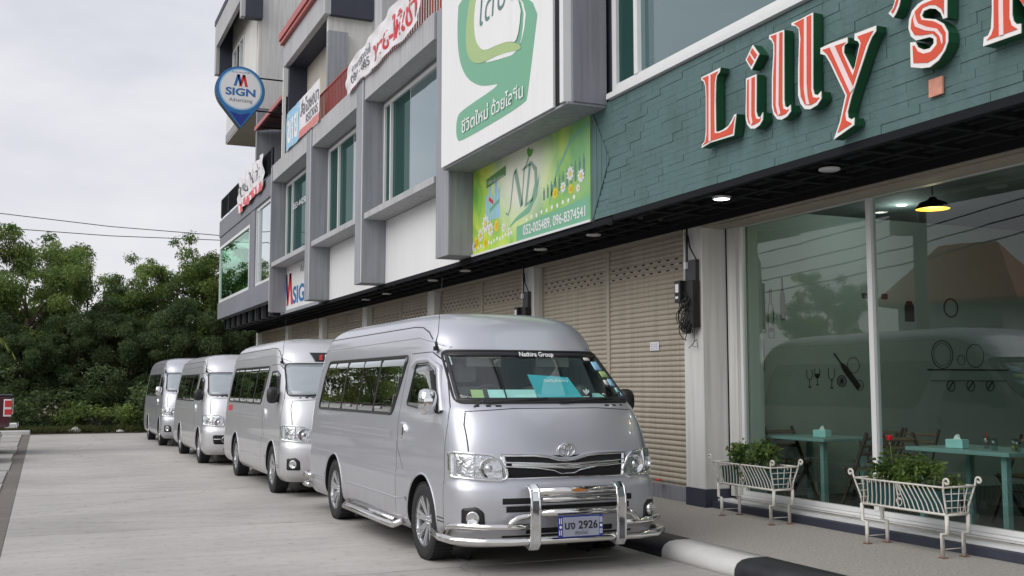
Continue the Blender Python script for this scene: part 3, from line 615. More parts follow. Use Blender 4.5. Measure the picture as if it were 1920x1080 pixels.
TS_in = [(5.662,4.397),(5.67,4.222),(5.691,4.273),(5.746,4.321),(5.803,4.34),(5.871,4.34),(5.902,4.297),(5.887,4.254),(5.77,4.205),(5.697,4.152),(5.661,4.086),(5.664,4.013),(5.697,3.963),(5.765,3.924),(5.842,3.912),(5.978,3.947),(5.982,4.081),(5.962,4.076),(5.935,4.026),(5.877,3.99),(5.805,3.984),(5.746,4.022),(5.743,4.074),(5.784,4.116),(5.89,4.135),(5.958,4.158),(5.994,4.219),(5.983,4.285),(5.94,4.34),(5.879,4.366),(5.782,4.367),(5.706,4.367)]
TS_st1 = [(5.943,4.326),(5.963,4.278),(5.946,4.219),(5.85,4.159),(5.755,4.122),(5.712,4.072),(5.695,4.007),(5.685,4.019),(5.688,4.072),(5.736,4.138),(5.829,4.179),(5.915,4.233),(5.935,4.277)]
TK = [(5.235,4.397),(5.058,4.388),(5.065,4.335),(5.08,4.03),(5.071,3.982),(5.048,3.954),(5.013,3.946),(5.016,3.883),(5.333,3.885),(5.323,3.946),(5.287,3.949),(5.26,3.989),(5.245,4.118)]
TK_in = [(5.215,4.376),(5.083,4.376),(5.088,4.309),(5.103,4.016),(5.088,3.96),(5.04,3.917),(5.297,3.917),(5.254,3.945),(5.233,3.988),(5.227,4.112)]
TK_st = [(5.172,4.374),(5.136,4.375),(5.151,3.914),(5.188,3.915)]
TK_arm = [(5.045,4.162),(4.985,4.06),(4.894,3.902),(4.848,3.901),(4.802,3.919),(4.941,4.188)]
Ttile = [(5.932,3.814),(5.797,3.813),(5.803,3.682),(5.936,3.678)]
Tbg_outer = [(14.512,7.402),(14.599,6.837),(14.53,6.408),(14.343,6.13),(14.101,5.932),(13.753,5.764),(13.421,5.667),(12.845,5.561),(14.397,5.554),(14.581,5.497),(14.628,5.306),(14.576,5.16),(14.452,5.09),(12.125,5.097),(12.056,5.195),(11.897,5.706),(11.674,6.417)]
Tbg_yel = [(14.026,7.233),(14.2,6.824),(14.226,6.498),(14.135,6.294),(13.928,6.136),(13.588,6.034),(13.051,5.992),(12.646,5.925),(12.239,5.836),(12.262,5.911),(12.646,6.07),(13.051,6.137),(13.424,6.173),(13.645,6.26),(13.844,6.449),(13.905,6.796),(13.764,7.142)]
Tbg_white = [(14.026,7.233),(13.764,7.142),(12.121,6.572),(12.239,5.826),(12.646,5.965),(13.051,5.992),(13.588,6.034),(13.051,5.93),(12.225,5.802),(12.02,6.537)]
Tbg_inner = [(13.764,7.142),(13.905,6.796),(13.844,6.449),(13.645,6.26),(13.424,6.173),(13.051,6.137),(12.646,6.07),(12.332,5.956),(12.19,6.596)]
def letter(polys, ins, stripes, name='letter'):
    f = MB(); f.prism(polys, 'x', 5.935, FX-.018); o = f.build(name, M['lgreen'], sg)
    e = MB(); e.prism(polys, 'x', 5.927, 5.934); e.build('letter_face', M['lwhite'], o)
    for p in ins: MB().prism(p, 'x', 5.922, 5.9265).build('letter_fill', M['lred'], o)
    for p in stripes: MB().prism(p, 'x', 5.918, 5.9215).build('letter_stripe', M['lpink'], o)
letter(TL, [TL_in], [TL_st]); letter(TI, [TI_in], [TI_st]); letter(TIdot, [TIdot_a, TIdot_b], [], 'letter_dot')
letter(Tl1, [Tl1_in], [Tl1_st]); letter(Tl2b, [Tl2b_in], [Tl2b_st]); letter(TY, [TY_in], [TY_st]); letter(Tapo, [Tapo_in], [], 'apostrophe')
letter(TS, [TS_in], [TS_st1]); letter(TK, [TK_in], [TK_st]); letter(TK_arm, [[(5.02,4.12),(4.965,4.04),(4.89,3.925),(4.84,3.925),(4.93,4.12)]], [], 'letter_arm'); letter([(5.055,4.15),(5.03,4.24),(4.88,4.40),(4.76,4.40),(4.965,4.12)], [[(5.03,4.17),(5.015,4.225),(4.875,4.375),(4.81,4.375),(4.97,4.155)]], [], 'letter_arm')
o = MB().prism(Ttile, 'x', FX-.03, FX-.012).build('wall_tile', M['terra']); tag(o, 'small bare terracotta tile on the green stone band', 'tile')

# white billboard
bb = empty('billboard', (0,0,0), 0, 'tall white billboard with a green leaf-shaped emblem and Thai slogan', 'billboard')
bx('face_panel', M['panelw'], bb, 5.50, 5.53, 11.32, 15.27, 4.86, 8.3)
bx('frame', M['grey'], bb, 5.535, FX-.003, 11.0, 15.29, 4.83, 4.86); bx('frame_side', M['greyd'], bb, 5.60, FX-.003, 10.98, 11.05, 4.861, 8.3)
bx('frame_strip', M['frame'], bb, 5.495, 5.60, 11.03, 11.13, 4.861, 8.3); bx('side_panel', M['greyd'], bb, 5.602, FX-.003, 11.052, 11.3, 4.861, 8.3); bx('inner_slot', M['dark'], bb, 5.532, 5.60, 11.14, 11.30, 4.87, 8.3)
for i in range(34): bx('cable_clip', M['frame'], bb, 5.52, 5.56, 15.278, 15.30, 4.9+i*.1, 4.97+i*.1)
for nm, mt, xx in (('outer','bgreen',5.497),('white','panelw',5.494),('yel','byel',5.491),('inner','panelw',5.488)):
    MB().prism(smoothpoly(globals()['Tbg_'+nm], 2), 'x', xx, xx+.0015).build('emblem_shape', M[mt], bb)
text('slogan', 'ชีวิตใหม่', M['panelw'], bb, (5.485, 14.36, 5.20), .25, FAC, width=1.02, bold=.012)
text('slogan', 'ด้วยไลซีน', M['panelw'], bb, (5.485, 13.22, 5.20), .25, FAC, width=1.05, bold=.012)
text('script', 'ไลซีน', M['bdk'], bb, (5.485, 13.66, 6.58), .95, FAC, width=1.45, bold=-.01, shear=.2)
# flower banner sign
nd = empty('shop_sign', (0,0,0), 0, 'green and yellow flower-field sign with N D monogram and phone numbers', 'sign')
def ndmat():
    m, t, b = _mat('flower_field_print'); n = t.nodes; l = t.links.new; b.inputs['Roughness'].default_value = .35
    tc = n.new('ShaderNodeTexCoord'); sp = n.new('ShaderNodeSeparateXYZ'); l(tc.outputs['Object'], sp.inputs[0])
    ny = n.new('ShaderNodeTexNoise'); ny.inputs['Scale'].default_value = 1.1; ny.inputs['Detail'].default_value = 3; ny.inputs['Distortion'].default_value = 1.2; l(tc.outputs['Object'], ny.inputs['Vector'])
    r = n.new('ShaderNodeValToRGB'); e = r.color_ramp.elements; e[0].position = .35; e[0].color = (.10,.36,.06,1); e[1].position = .68; e[1].color = (.66,.76,.10,1)
    x = e.new(.5); x.color = (.32,.58,.08,1); l(ny.outputs['Fac'], r.inputs[0])
    # pale glow round the monogram
    v = n.new('ShaderNodeVectorMath'); v.operation = 'DISTANCE'; mp = n.new('ShaderNodeMapping'); mp.inputs['Scale'].default_value = (0,.75,1); l(tc.outputs['Object'], mp.inputs[0]); l(mp.outputs[0], v.inputs[0]); v.inputs[1].default_value = (0, 13.45*.75, 4.5)
    mr = n.new('ShaderNodeMapRange'); mr.inputs[1].default_value = .35; mr.inputs[2].default_value = .95; mr.inputs[3].default_value = 1; mr.inputs[4].default_value = 0; l(v.outputs['Value'], mr.inputs[0])
    mx = n.new('ShaderNodeMixRGB'); l(mr.outputs[0], mx.inputs[0]); l(r.outputs[0], mx.inputs[1]); mx.inputs[2].default_value = (.72,.74,.60,1)
    m2 = n.new('ShaderNodeMixRGB'); mr2 = n.new('ShaderNodeMapRange'); mr2.inputs[1].default_value = 11.6; mr2.inputs[2].default_value = 12.6; mr2.inputs[3].default_value = .85; mr2.inputs[4].default_value = 0; l(sp.outputs['Y'], mr2.inputs[0])
    l(mr2.outputs[0], m2.inputs[0]); l(mx.outputs[0], m2.inputs[1]); m2.inputs[2].default_value = (.16,.40,.16,1)
    l(m2.outputs[0], b.inputs['Base Color']); return m
bx('print_panel', ndmat(), nd, FX-.02, FX+.03, 11.38, 15.28, 3.525, 4.84)
bx('bottom_trim', M['frame'], nd, FX-.04, FX-.021, 11.36, 15.29, 3.505, 3.535)
X1, X2, X3 = FX-.0215, FX-.0235, FX-.0255
def flat(name, poly, m, x, par=nd): return MB().prism(poly, 'x', x, x+.0012).build(name, m, par)
sh = MB(); ribbon2(sh, [(12.55,3.9),(12.3,4.3),(11.9,4.62),(11.4,4.75)], [.02,.05,.06,.05], X1); tag(sh.build('swirl', M['bgreen'], nd), kind='stuff')
flat('phone_band', [(13.60,3.54),(11.40,3.54),(11.40,3.83),(13.60,3.75)], M['bgreen'], X1)
flat('header_tab', [(14.72,4.48),(13.98,4.56),(13.98,4.70),(14.72,4.62)], mat('leaf_print',(.08,.22,.06)), X1)
text('header_text', 'บริษัท เอ็น ดี จำกัด', M['panelw'], nd, (X2, 14.66, 4.53), .07, FAC, width=.62)
text('phone_numbers', '052-005489, 096-8374541', M['panelw'], nd, (X2, 13.37, 3.60), .19, FAC, width=1.86, bold=.012)
gd = mat('monogram_green', (.20,.34,.27), .4)
mN = MB(); ribbon2(mN, [(13.98,4.0),(13.9,3.96),(13.82,4.04),(13.70,4.5),(13.62,4.55)], .03, X2); ribbon2(mN, [(13.64,4.57),(13.42,4.02)], .10, X2); ribbon2(mN, [(13.42,4.02),(13.34,4.5),(13.18,4.66)], .03, X2)
ribbon2(mN, [(13.28,4.02),(13.14,4.56)], .06, X2); ribbon2(mN, [(13.40,4.52),(13.1,4.57),(12.96,4.45),(12.94,4.25),(13.08,4.05),(13.32,4.0)], [.03,.05,.09,.09,.05,.03], X2)
mN.build('monogram', gd, nd)
sw = ribbon2(MB(), [(13.85,3.78),(13.6,3.86),(13.2,3.93),(12.95,4.10),(12.84,4.35)], [.01,.05,.09,.07,.01], X2); sw.build('swoosh', M['bgreen'], nd)
flat('leaf', smoothpoly([(13.22,4.80),(13.26,4.92),(13.17,4.98),(13.14,4.93),(13.06,4.92),(13.12,4.80)], 1), mat('leaf_print2', (.10,.30,.05)), X2) if False else None
flat('leaf', smoothpoly([(13.20,4.66),(13.25,4.77),(13.17,4.81),(13.13,4.75),(13.02,4.76),(13.08,4.66)], 1), mat('leaf_print2', (.10,.30,.05)), X2)
for (a, b, w, h) in ((14.75,3.98,.10,.40),(14.63,3.98,.09,.55),(14.50,3.98,.08,.38),(14.40,3.98,.10,.60),(14.28,3.98,.08,.45)): flat('skyscraper', [(a,b),(a-w,b),(a-w,b+h*.92),(a-w/2,b+h),(a,b+h*.9)], M['lblue'], X1)
flat('ribbon', [(14.62,4.28),(14.45,4.20),(14.45,4.26),(14.62,4.34)], M['sred'], X2); flat('ribbon', [(14.58,4.10),(14.22,4.20),(14.22,4.26),(14.58,4.16)], M['bgreen'], X2)
for i in range(11):
    yy = 12.72-i*.115; h = .17+.012*i; z0 = 3.98+.012*i; flat('person_silhouette', [(yy,z0),(yy-.05,z0),(yy-.055,z0+h*.75),(yy-.035,z0+h*.8),(yy-.035,z0+h),(yy-.012,z0+h),(yy-.012,z0+h*.8),(yy+.005,z0+h*.75)], M['bdk'], X1)
def daisy(y, z, r, yel=False):
    mb = MB()
    for k in range(9):
        a = 2*math.pi*k/9; c, s = math.cos(a), math.sin(a); q = [(-.12,.1),(-.22,.6),(0,1),(.22,.6),(.12,.1)]
        mb.add([(X2, y+r*(s*v+c*u), z+r*(c*v-s*u)) for u, v in q], [(0,1,2,3,4)])
    o = mb.build('daisy', M['byellow'] if yel else M['panelw'], nd); MB().prism(ring_poly((y,z), r*.28, 10), 'x', X3, X3+.001).build('daisy_centre', M['byellow2'] if yel else M['byellow'], o)
M['byellow'] = mat('daisy_yellow', (.78,.62,.03)); M['byellow2'] = mat('daisy_orange', (.70,.42,.02))
for y_, z_, r_, t_ in ((14.75,3.95,.15,0),(14.95,3.80,.12,0),(14.55,3.84,.12,0),(15.10,3.70,.12,1),(14.75,3.66,.10,1),(14.32,3.86,.11,1),(14.05,3.80,.08,0),(13.85,3.72,.07,0),(15.22,3.66,.08,0),(12.35,4.02,.09,1),(12.12,4.06,.085,0),(11.92,4.20,.11,0),(11.90,4.0,.08,1),(11.62,4.12,.10,0),(11.70,3.98,.06,0)): daisy(y_, z_, r_, t_)
for i in range(14): flat('small_flower', ring_poly((15.15-i*.105, 3.60+.012*(i % 3)+.006*i), .028, 8), M['panelw'], X1)
for i in range(10): flat('small_flower', ring_poly((13.25-i*.16, 3.80+.008*i+.01*(i % 2)), .03, 8), M['panelw'], X2)
# M sign panel of the far bay
ms = empty('shop_sign', (0,0,0), 0, 'white sign board with blue and red M emblem, half hidden behind a grey fin', 'sign')
bx('board', M['panelw'], ms, FX-.02, FX+.02, 24.98, 29.9, 3.56, 4.9); bx('board_frame', M['grey'], ms, FX-.05, FX-.021, 29.86, 30.06, 3.50, 4.95); bx('board_base', M['grey'], ms, FX-.06, FX+.02, 25.2, 29.9, 3.47, 3.555)
def embM(par, P, s, thick, o3):
    """blue and red folded-ribbon M; P maps (u right, v up) to 3D"""
    for poly, mt in (([(0,0),(.28,0),(.62,1),(.34,1)],'blue'), ([(.34,1),(.62,1),(.80,.30),(.62,0)],'dblue'), ([(.55,0),(.83,0),(1.17,1),(.89,1)],'sred'), ([(.89,1),(1.17,1),(1.45,0),(1.17,0)],'sred')):
        vs = [P(u*s, v*s) for u, v in poly]; MB().add(vs, [(0,1,2,3)]).build('emblem_shape', M[mt], par)
embM(ms, lambda u, v: (FX-.0225, 29.62-u*1.05, 3.68+v), .86, .002, None)
text('lettering', 'SIGN', M['blue'], ms, (FX-.0225, 28.33, 3.70), .62, FAC, width=2.1, bold=.03)
text('lettering', 'Advertising', M['stext'], ms, (FX-.0225, 27.5, 4.45), .30, FAC, width=1.8)
# far window lettering
txw = text('window_number', '053-442588', M['panelw'], None, (5.935, 28.05, 6.17), .22, FAC, width=1.75); tag(txw, 'white phone number lettered on the farthest teal window beside the round sign', 'lettering')
# round projecting sign
cs = empty('projecting_sign', (0,0,0), 0, 'round blue pin-shaped M SIGN Advertising sign on two arms', 'sign')
cy, cz, cxx, rr = 29.0, 9.52, 4.64, .66
pin = []
for k in range(33):
    a = R(-38)+R(256)*k/32; pin.append((cxx+rr*math.cos(a), cz+rr*math.sin(a)))
pin.append((cxx+.02, cz-1.06))
MB().prism(pin, 'y', cy, cy+.22).build('body', M['trim'], cs)
MB().prism([(cxx+(a-cxx)*.985, cz+(b-cz)*.985) for a, b in pin], 'y', cy-.012, cy-.001).build('face_panel', M['blue'], cs)
MB().prism(ring_poly((cxx,cz+.02), .575, 40), 'y', cy-.018, cy-.013).build('face_ring', M['lblue'], cs); MB().prism(ring_poly((cxx,cz+.02), .535, 40), 'y', cy-.022, cy-.019).build('face_disc', M['swhite'], cs)
MB().prism([(cxx-.28,cz-.60),(cxx,cz-.68),(cxx+.28,cz-.60),(cxx+.02,cz-.98)], 'y', cy-.018, cy-.013).build('face_wedge', M['dblue'], cs)
embM(cs, lambda u, v: (cxx-.19+u*.80, cy-.024, cz+.10+v), .33, .002, None)
text('lettering', 'SIGN', M['blue'], cs, (cxx-.40, cy-.024, cz-.15), .28, FRT, width=.80, bold=.035); text('lettering', 'Advertising', M['stext'], cs, (cxx-.30, cy-.024, cz-.33), .15, FRT, width=.62)
text('lettering', 'เอ็ม ไซน์ แอดเวอร์ไทซิ่ง', M['stext'], cs, (cxx-.24, cy-.024, cz+.47), .06, FRT, width=.48)
MB().tube([(cxx+.5,cy+.1,cz+.42),(5.86,cy+.1,cz+.42)], .022, 8).build('arm', M['black'], cs); MB().tube([(cxx+.45,cy+.1,cz-.5),(5.86,cy+.1,cz-.5)], .022, 8).build('arm', M['black'], cs)

# fabric banners
def cloth(name, quad, m, nu, nv, amp, seed, label, x0, extra=None):
    """banner hung on the balcony: quad of (y,z) TL,TR,BR,BL, wrinkled in x"""
    rnd = random.Random(seed); ph = [rnd.uniform(0, 6.28) for _ in range(6)]
    def P(u, v, off=0.):
        a = [quad[0][i]*(1-u)+quad[1][i]*u for i in (0,1)]; b = [quad[3][i]*(1-u)+quad[2][i]*u for i in (0,1)]
        y = a[0]*(1-v)+b[0]*v; z = a[1]*(1-v)+b[1]*v
        w = amp*(math.sin(u*23+ph[0]+v*5)+.7*math.sin(u*41+ph[1]-v*9)+.8*math.sin((u*1.7+v)*13+ph[2]))/2.5
        z += amp*.9*math.sin(u*17+ph[3])*(v if v > .5 else .5-v)*.8
        return (x0+w-amp-off, y, z)
    b = MB(); b.add([P(i/nu, j/nv) for j in range(nv+1) for i in range(nu+1)], [(j*(nu+1)+i, j*(nu+1)+i+1, (j+1)*(nu+1)+i+1, (j+1)*(nu+1)+i) for j in range(nv) for i in range(nu)], True)
    root = b.build(name, m); tag(root, label, 'banner'); return root, P
def cloth_text(root, P, body, m, u0, u1, v0, v1, bold=.01, name='lettering'):
    c = bpy.data.curves.new(name, 'FONT'); c.body = body; c.size = 1; c.offset = bold; c.resolution_u = 3
    t = bpy.data.objects.new(name, c); COL.objects.link(t); bpy.context.view_layer.update(); me = bpy.data.meshes.new_from_object(t); bpy.data.objects.remove(t)
    n = len(me.vertices); co = np.zeros(n*3); me.vertices.foreach_get('co', co); co = co.reshape(n,3)
    X = (co[:,0]-co[:,0].min())/(np.ptp(co[:,0])); Y = (co[:,1]-co[:,1].min())/(np.ptp(co[:,1]))
    q = np.array([P(u0+(u1-u0)*a, v1+(v0-v1)*b, .006) for a, b in zip(X, Y)]); me.vertices.foreach_set('co', q.ravel()); me.materials.clear(); me.materials.append(m); me.update(); link(name, me, root)
vin = mat('banner_vinyl', (.74,.72,.74), .5, var=.04)
b1, P1 = cloth('fabric_banner', [(21.07,8.06),(16.45,8.42),(16.45,7.55),(21.07,7.50)], vin, 70, 10, .035, 3, 'long wrinkled white banner with red Thai lettering tied over two balconies', 5.55)
cloth_text(b1, P1, 'ขาย-ให้เช่า', M['sred'], .42, .97, .22, .86, .02); cloth_text(b1, P1, 'อาคารพาณิชย์', M['stext'], .10, .38, .20, .45); cloth_text(b1, P1, '086-1885', M['stext'], .07, .36, .52, .78)
b2, P2 = cloth('fabric_banner', [(27.22,8.52),(23.6,8.52),(23.6,7.54),(27.22,7.54)], vin, 40, 8, .012, 9, 'flat sales banner, sky blue at one end and white with black Thai words', 5.56)
def cpatch(P, u0, u1, v0, v1, m, root, name='printed_patch'):
    b = MB(); n = 14; k = 5; b.add([P(u0+(u1-u0)*i/n, v0+(v1-v0)*j/k, .003) for j in range(k+1) for i in range(n+1)], [(j*(n+1)+i, j*(n+1)+i+1, (j+1)*(n+1)+i+1, (j+1)*(n+1)+i) for j in range(k) for i in range(n)], True); b.build(name, m, root)
cpatch(P2, 0, .42, 0, 1, M['lblue'], b2); cpatch(P2, .42, 1, .80, 1, mat('banner_pink', (.62,.22,.2)), b2)
cloth_text(b2, P2, 'ขาย', M['panelw'], .04, .38, .22, .85, .03); cloth_text(b2, P2, 'สื่อโฆษณา', M['stext'], .46, .97, .08, .48, .02); cloth_text(b2, P2, 'ครบวงจร', M['stext'], .62, .96, .54, .76, .015)
b3, P3 = cloth('fabric_banner', [(34.3,8.05),(30.2,8.08),(30.0,7.10),(34.2,6.95)], vin, 40, 12, .055, 21, 'crumpled white and red banner bunched on the black railing', 5.55)
cpatch(P3, .02, .98, .74, 1, M['sred'], b3); cloth_text(b3, P3, 'ขาย ให้เช่า', M['stext'], .1, .9, .12, .6)
downlight(6.35, 9.10, True, 'lit round downlight in the canopy above the restaurant column')
downlight(6.38, 7.48, False, 'unlit downlight under the stone band below the letter y')
for i, (x_, y_, w_) in enumerate(((6.42,12.04,'unlit downlight over the right-hand shutter of the nearest pair'),(6.42,13.64,'unlit downlight under the phone-number end of the flower sign'),(6.47,16.73,'unlit downlight between the flower sign and the blank white panel'),(6.52,18.52,'unlit downlight in line with the front van antenna'),(6.59,21.64,'unlit downlight under the narrower blank white panel'),(6.62,23.33,'farthest visible unlit downlight, before the half-hidden M board'))): downlight(x_, y_, False, w_)

# ------------------------------------------------------------------ vans
# profile keys: z, half width, nose y, tail y, nose depth, tail depth
KEYS = [(.21,.88,.10,5.40,.34,.10),(.27,.925,.035,5.46,.37,.12),(.36,.948,.008,5.49,.40,.14),(.50,.955,0.,5.50,.42,.16),(.62,.957,.004,5.50,.42,.16),(.70,.955,.02,5.50,.42,.16),(.745,.948,.055,5.49,.42,.16),
 (.85,.947,.062,5.49,.43,.16),(.97,.945,.078,5.48,.44,.17),(1.10,.938,.115,5.47,.46,.18),(1.22,.928,.175,5.46,.48,.18),(1.32,.915,.245,5.44,.50,.19),(1.375,.907,.31,5.43,.50,.19),
 (1.50,.888,.46,5.41,.50,.20),(1.65,.868,.64,5.37,.50,.21),(1.80,.846,.825,5.32,.50,.22),(1.845,.840,.885,5.30,.50,.22),(1.90,.832,.93,5.27,.50,.23),(2.00,.812,1.01,5.20,.52,.26),(2.08,.785,1.10,5.12,.56,.30),
 (2.14,.745,1.21,5.02,.62,.36),(2.18,.695,1.33,4.90,.70,.42),(2.21,.62,1.48,4.75,.78,.48),(2.232,.52,1.70,4.55,.80,.50),(2.246,.40,1.95,4.30,.78,.50),(2.255,.26,2.25,4.0,.70,.5),(2.260,.12,2.6,3.7,.5,.4),(2.262,.02,3.0,3.4,.15,.15)]
def interp_rows(keys):
    rows = []; n = len(keys)
    for i in range(n-1):
        p0, p1, p2, p3 = keys[max(i-1,0)], keys[i], keys[i+1], keys[min(i+2,n-1)]
        d = math.dist(p1[:3], p2[:3]); k = max(2, int(d/.028))
        for j in range(k):
            t = j/k
            rows.append(tuple(b+.5*t*((c-a)+t*((2*a-5*b+4*c-d_)+t*(3*(b-c)+d_-a))) for a, b, c, d_ in zip(p0,p1,p2,p3)))
    rows.append(keys[-1]); return rows
class Shell:
    NF = 3.1; NR = 4.0
    def __init__(s, keys): s.rows = interp_rows(keys); s.zs = [r[0] for r in s.rows]
    def at(s, z):
        zs = s.zs; z = min(max(z, zs[0]), zs[-1])
        lo, hi = 0, len(zs)-1
        while hi-lo > 1:
            m = (lo+hi)//2
            if zs[m] <= z: lo = m
            else: hi = m
        t = (z-zs[lo])/max(1e-9, zs[hi]-zs[lo]); return [a*(1-t)+b*t for a, b in zip(s.rows[lo], s.rows[hi])]
    def front(s, x, z):
        _, w, yf, yr, df, dr = s.at(z); k = min(1, abs(x)/w); return (x, yf+df*(1-(max(0,1-k**s.NF))**(1/s.NF)), z)
    def side(s, y, z, sg=-1):
        _, w, yf, yr, df, dr = s.at(z)
        if y < yf+df: q = max(0, (yf+df-y)/df); k = (max(0, 1-min(1,q)**s.NF))**(1/s.NF)
        elif y > yr-dr: q = max(0, (y-yr+dr)/dr); k = (max(0, 1-min(1,q)**s.NR))**(1/s.NR)
        else: k = 1
        return (sg*w*k, y, z)
    def nrm(s, fn, u, v):
        e = .004; a = Vector(fn(u+e,v))-Vector(fn(u-e,v)); b = Vector(fn(u,v+e))-Vector(fn(u,v-e)); n = a.cross(b)
        if n.length < 1e-12: return Vector((0,-1,0))
        n.normalize(); p = Vector(fn(u,v)); c = Vector((0,2.7,1.1))
        return n if n.dot(p-c) > 0 else -n
    def off(s, fn, u, v, d): return Vector(fn(u,v))+s.nrm(fn,u,v)*d
    def loop(s, row, nf=26, nsd=118, nr=14):
        z, w, yf, yr, df, dr = row
        half = []
        th = [math.pi/2*(k/nf) for k in range(nf+1)]
        # resample the nose curve evenly
        raw = [(w*math.sin(a)**(2/s.NF) if a > 0 else 0, yf+df*(1-max(0,math.cos(a))**(2/s.NF))) for a in [math.pi/2*k/200 for k in range(201)]]
        def res(raw, n):
            L_ = [0]
            for i in range(1, len(raw)): L_.append(L_[-1]+math.dist(raw[i], raw[i-1]))
            o = []; j = 0
            for k in range(n+1):
                t = L_[-1]*k/n
                while j < len(L_)-2 and L_[j+1] < t: j += 1
                f = (t-L_[j])/max(1e-9, L_[j+1]-L_[j]); o.append((raw[j][0]*(1-f)+raw[j+1][0]*f, raw[j][1]*(1-f)+raw[j+1][1]*f))
            return o
        A = res(raw, nf)
        B = [(w, yf+df+(yr-dr-yf-df)*k/nsd) for k in range(1, nsd)]
        raw2 = [(w*math.cos(a)**(2/s.NR) if a < math.pi/2-1e-6 else 0, yr-dr+dr*math.sin(a)**(2/s.NR)) for a in [math.pi/2*k/120 for k in range(121)]]
        C = res(raw2, nr); half = A+B+C
        return [(-x, y, z) for x, y in half]+[(x, y, z) for x, y in half[-2:0:-1]]
def shell_mesh(name, sh, mats, arches, cuts=None, ws=None):
    loops = [sh.loop(r) for r in sh.rows]; n = len(loops[0]); vs = [p for l in loops for p in l]
    fs = []
    for i in range(len(loops)-1):
        for k in range(n): fs.append((i*n+k, i*n+(k+1) % n, (i+1)*n+(k+1) % n, (i+1)*n+k))
    b = bmesh.new(); bv = [b.verts.new(p) for p in vs]
    for f in fs:
        try: b.faces.new([bv[i] for i in f])
        except ValueError: pass
    b.faces.new([bv[(len(loops)-1)*n+k] for k in range(n)])
    dele = []
    for f in b.faces:
        c = f.calc_center_median()
        for (ay, az, ar) in arches:
            if abs(c.x) > .55 and math.hypot(c.y-ay, c.z-az) < ar and c.z < az+ar: dele.append(f); break
        else:
            if ws and c.y < 1.6 and ws(c): dele.append(f)
    bmesh.ops.delete(b, geom=dele, context='FACES')
    for v in b.verts:
        if v.is_boundary and abs(v.co.x) > .55:
            for (ay, az, ar) in arches:
                d = math.hypot(v.co.y-ay, v.co.z-az)
                if abs(d-ar) < .045 and v.co.z > .215:
                    v.co.y = ay+(v.co.y-ay)*ar/d; v.co.z = az+(v.co.z-az)*ar/d
    bmesh.ops.recalc_face_normals(b, faces=b.faces)
    me = bpy.data.meshes.new(name); b.to_mesh(me); b.free(); me.materials.append(mats)
    me.polygons.foreach_set('use_smooth', [True]*len(me.polygons)); me.update(); return me
def patch(name, poly, sh, fn, off, m, parent, res=.05, rim=.012, meshonly=False):
    """convex panel lying on the shell: polygon in the fn plane, lifted by off, with a rim going inward"""
    us = [p[0] for p in poly]; vs = [p[1] for p in poly]; u0, u1, v0, v1 = min(us), max(us), min(vs), max(vs)
    nu = max(1, int((u1-u0)/res)); nv = max(1, int((v1-v0)/res)); b = bmesh.new()
    gr = [[b.verts.new((u0+(u1-u0)*i/nu, v0+(v1-v0)*j/nv, 0)) for i in range(nu+1)] for j in range(nv+1)]
    for j in range(nv):
        for i in range(nu): b.faces.new((gr[j][i], gr[j][i+1], gr[j+1][i+1], gr[j+1][i]))
    area = sum(poly[i][0]*poly[(i+1) % len(poly)][1]-poly[(i+1) % len(poly)][0]*poly[i][1] for i in range(len(poly)))
    sgn = 1 if area > 0 else -1
    for i in range(len(poly)):
        a, c = poly[i], poly[(i+1) % len(poly)]; d = Vector((c[0]-a[0], c[1]-a[1], 0))
        if d.length < 1e-6: continue
        nn = Vector((d.y, -d.x, 0))*sgn; geom = b.verts[:]+b.edges[:]+b.faces[:]
        bmesh.ops.bisect_plane(b, geom=geom, plane_co=(a[0],a[1],0), plane_no=nn, clear_outer=True, dist=1e-6)
    uv = {}
    if rim:
        ed = [e for e in b.edges if e.is_boundary]
        r = bmesh.ops.extrude_edge_only(b, edges=ed); nw = {x for x in r['geom'] if isinstance(x, bmesh.types.BMVert)}
    else: nw = set()
    for v in list(b.verts):
        u_, v_ = v.co.x, v.co.y; v.co = sh.off(fn, u_, v_, off-(rim if v in nw else 0))
    bmesh.ops.recalc_face_normals(b, faces=b.faces)
    c = Vector((0,2.7,1.1)); me = bpy.data.meshes.new(name)
    if b.faces:
        f0 = max(b.faces, key=lambda f: f.calc_area())
        if f0.normal.dot(f0.calc_center_median()-c) < 0: bmesh.ops.reverse_faces(b, faces=b.faces)
    b.to_mesh(me); b.free(); me.materials.append(m)
    me.polygons.foreach_set('use_smooth', [True]*len(me.polygons)); me.update()
    return me if meshonly else link(name, me, parent)
def rpoly(pts, r=.03, n=4):
    out = []; m = len(pts)
    for i in range(m):
        p = Vector(pts[i]); a = (Vector(pts[i-1])-p); c = (Vector(pts[(i+1) % m])-p); ra = min(r, a.length*.45, c.length*.45)
        A = p+a.normalized()*ra; C = p+c.normalized()*ra
        for k in range(n+1):
            t = k/n; q = A*(1-t)**2+p*2*t*(1-t)+C*t*t; out.append((q.x, q.y))
    return out
def dens(pts, step=.06, closed=False):
    o = []; m = len(pts)
    for i in range(m if closed else m-1):
        a, c = pts[i], pts[(i+1) % m]; k = max(1, int(math.dist(a, c)/step)); o += [(a[0]+(c[0]-a[0])*j/k, a[1]+(c[1]-a[1])*j/k) for j in range(k)]
    if not closed: o.append(pts[-1])
    return o
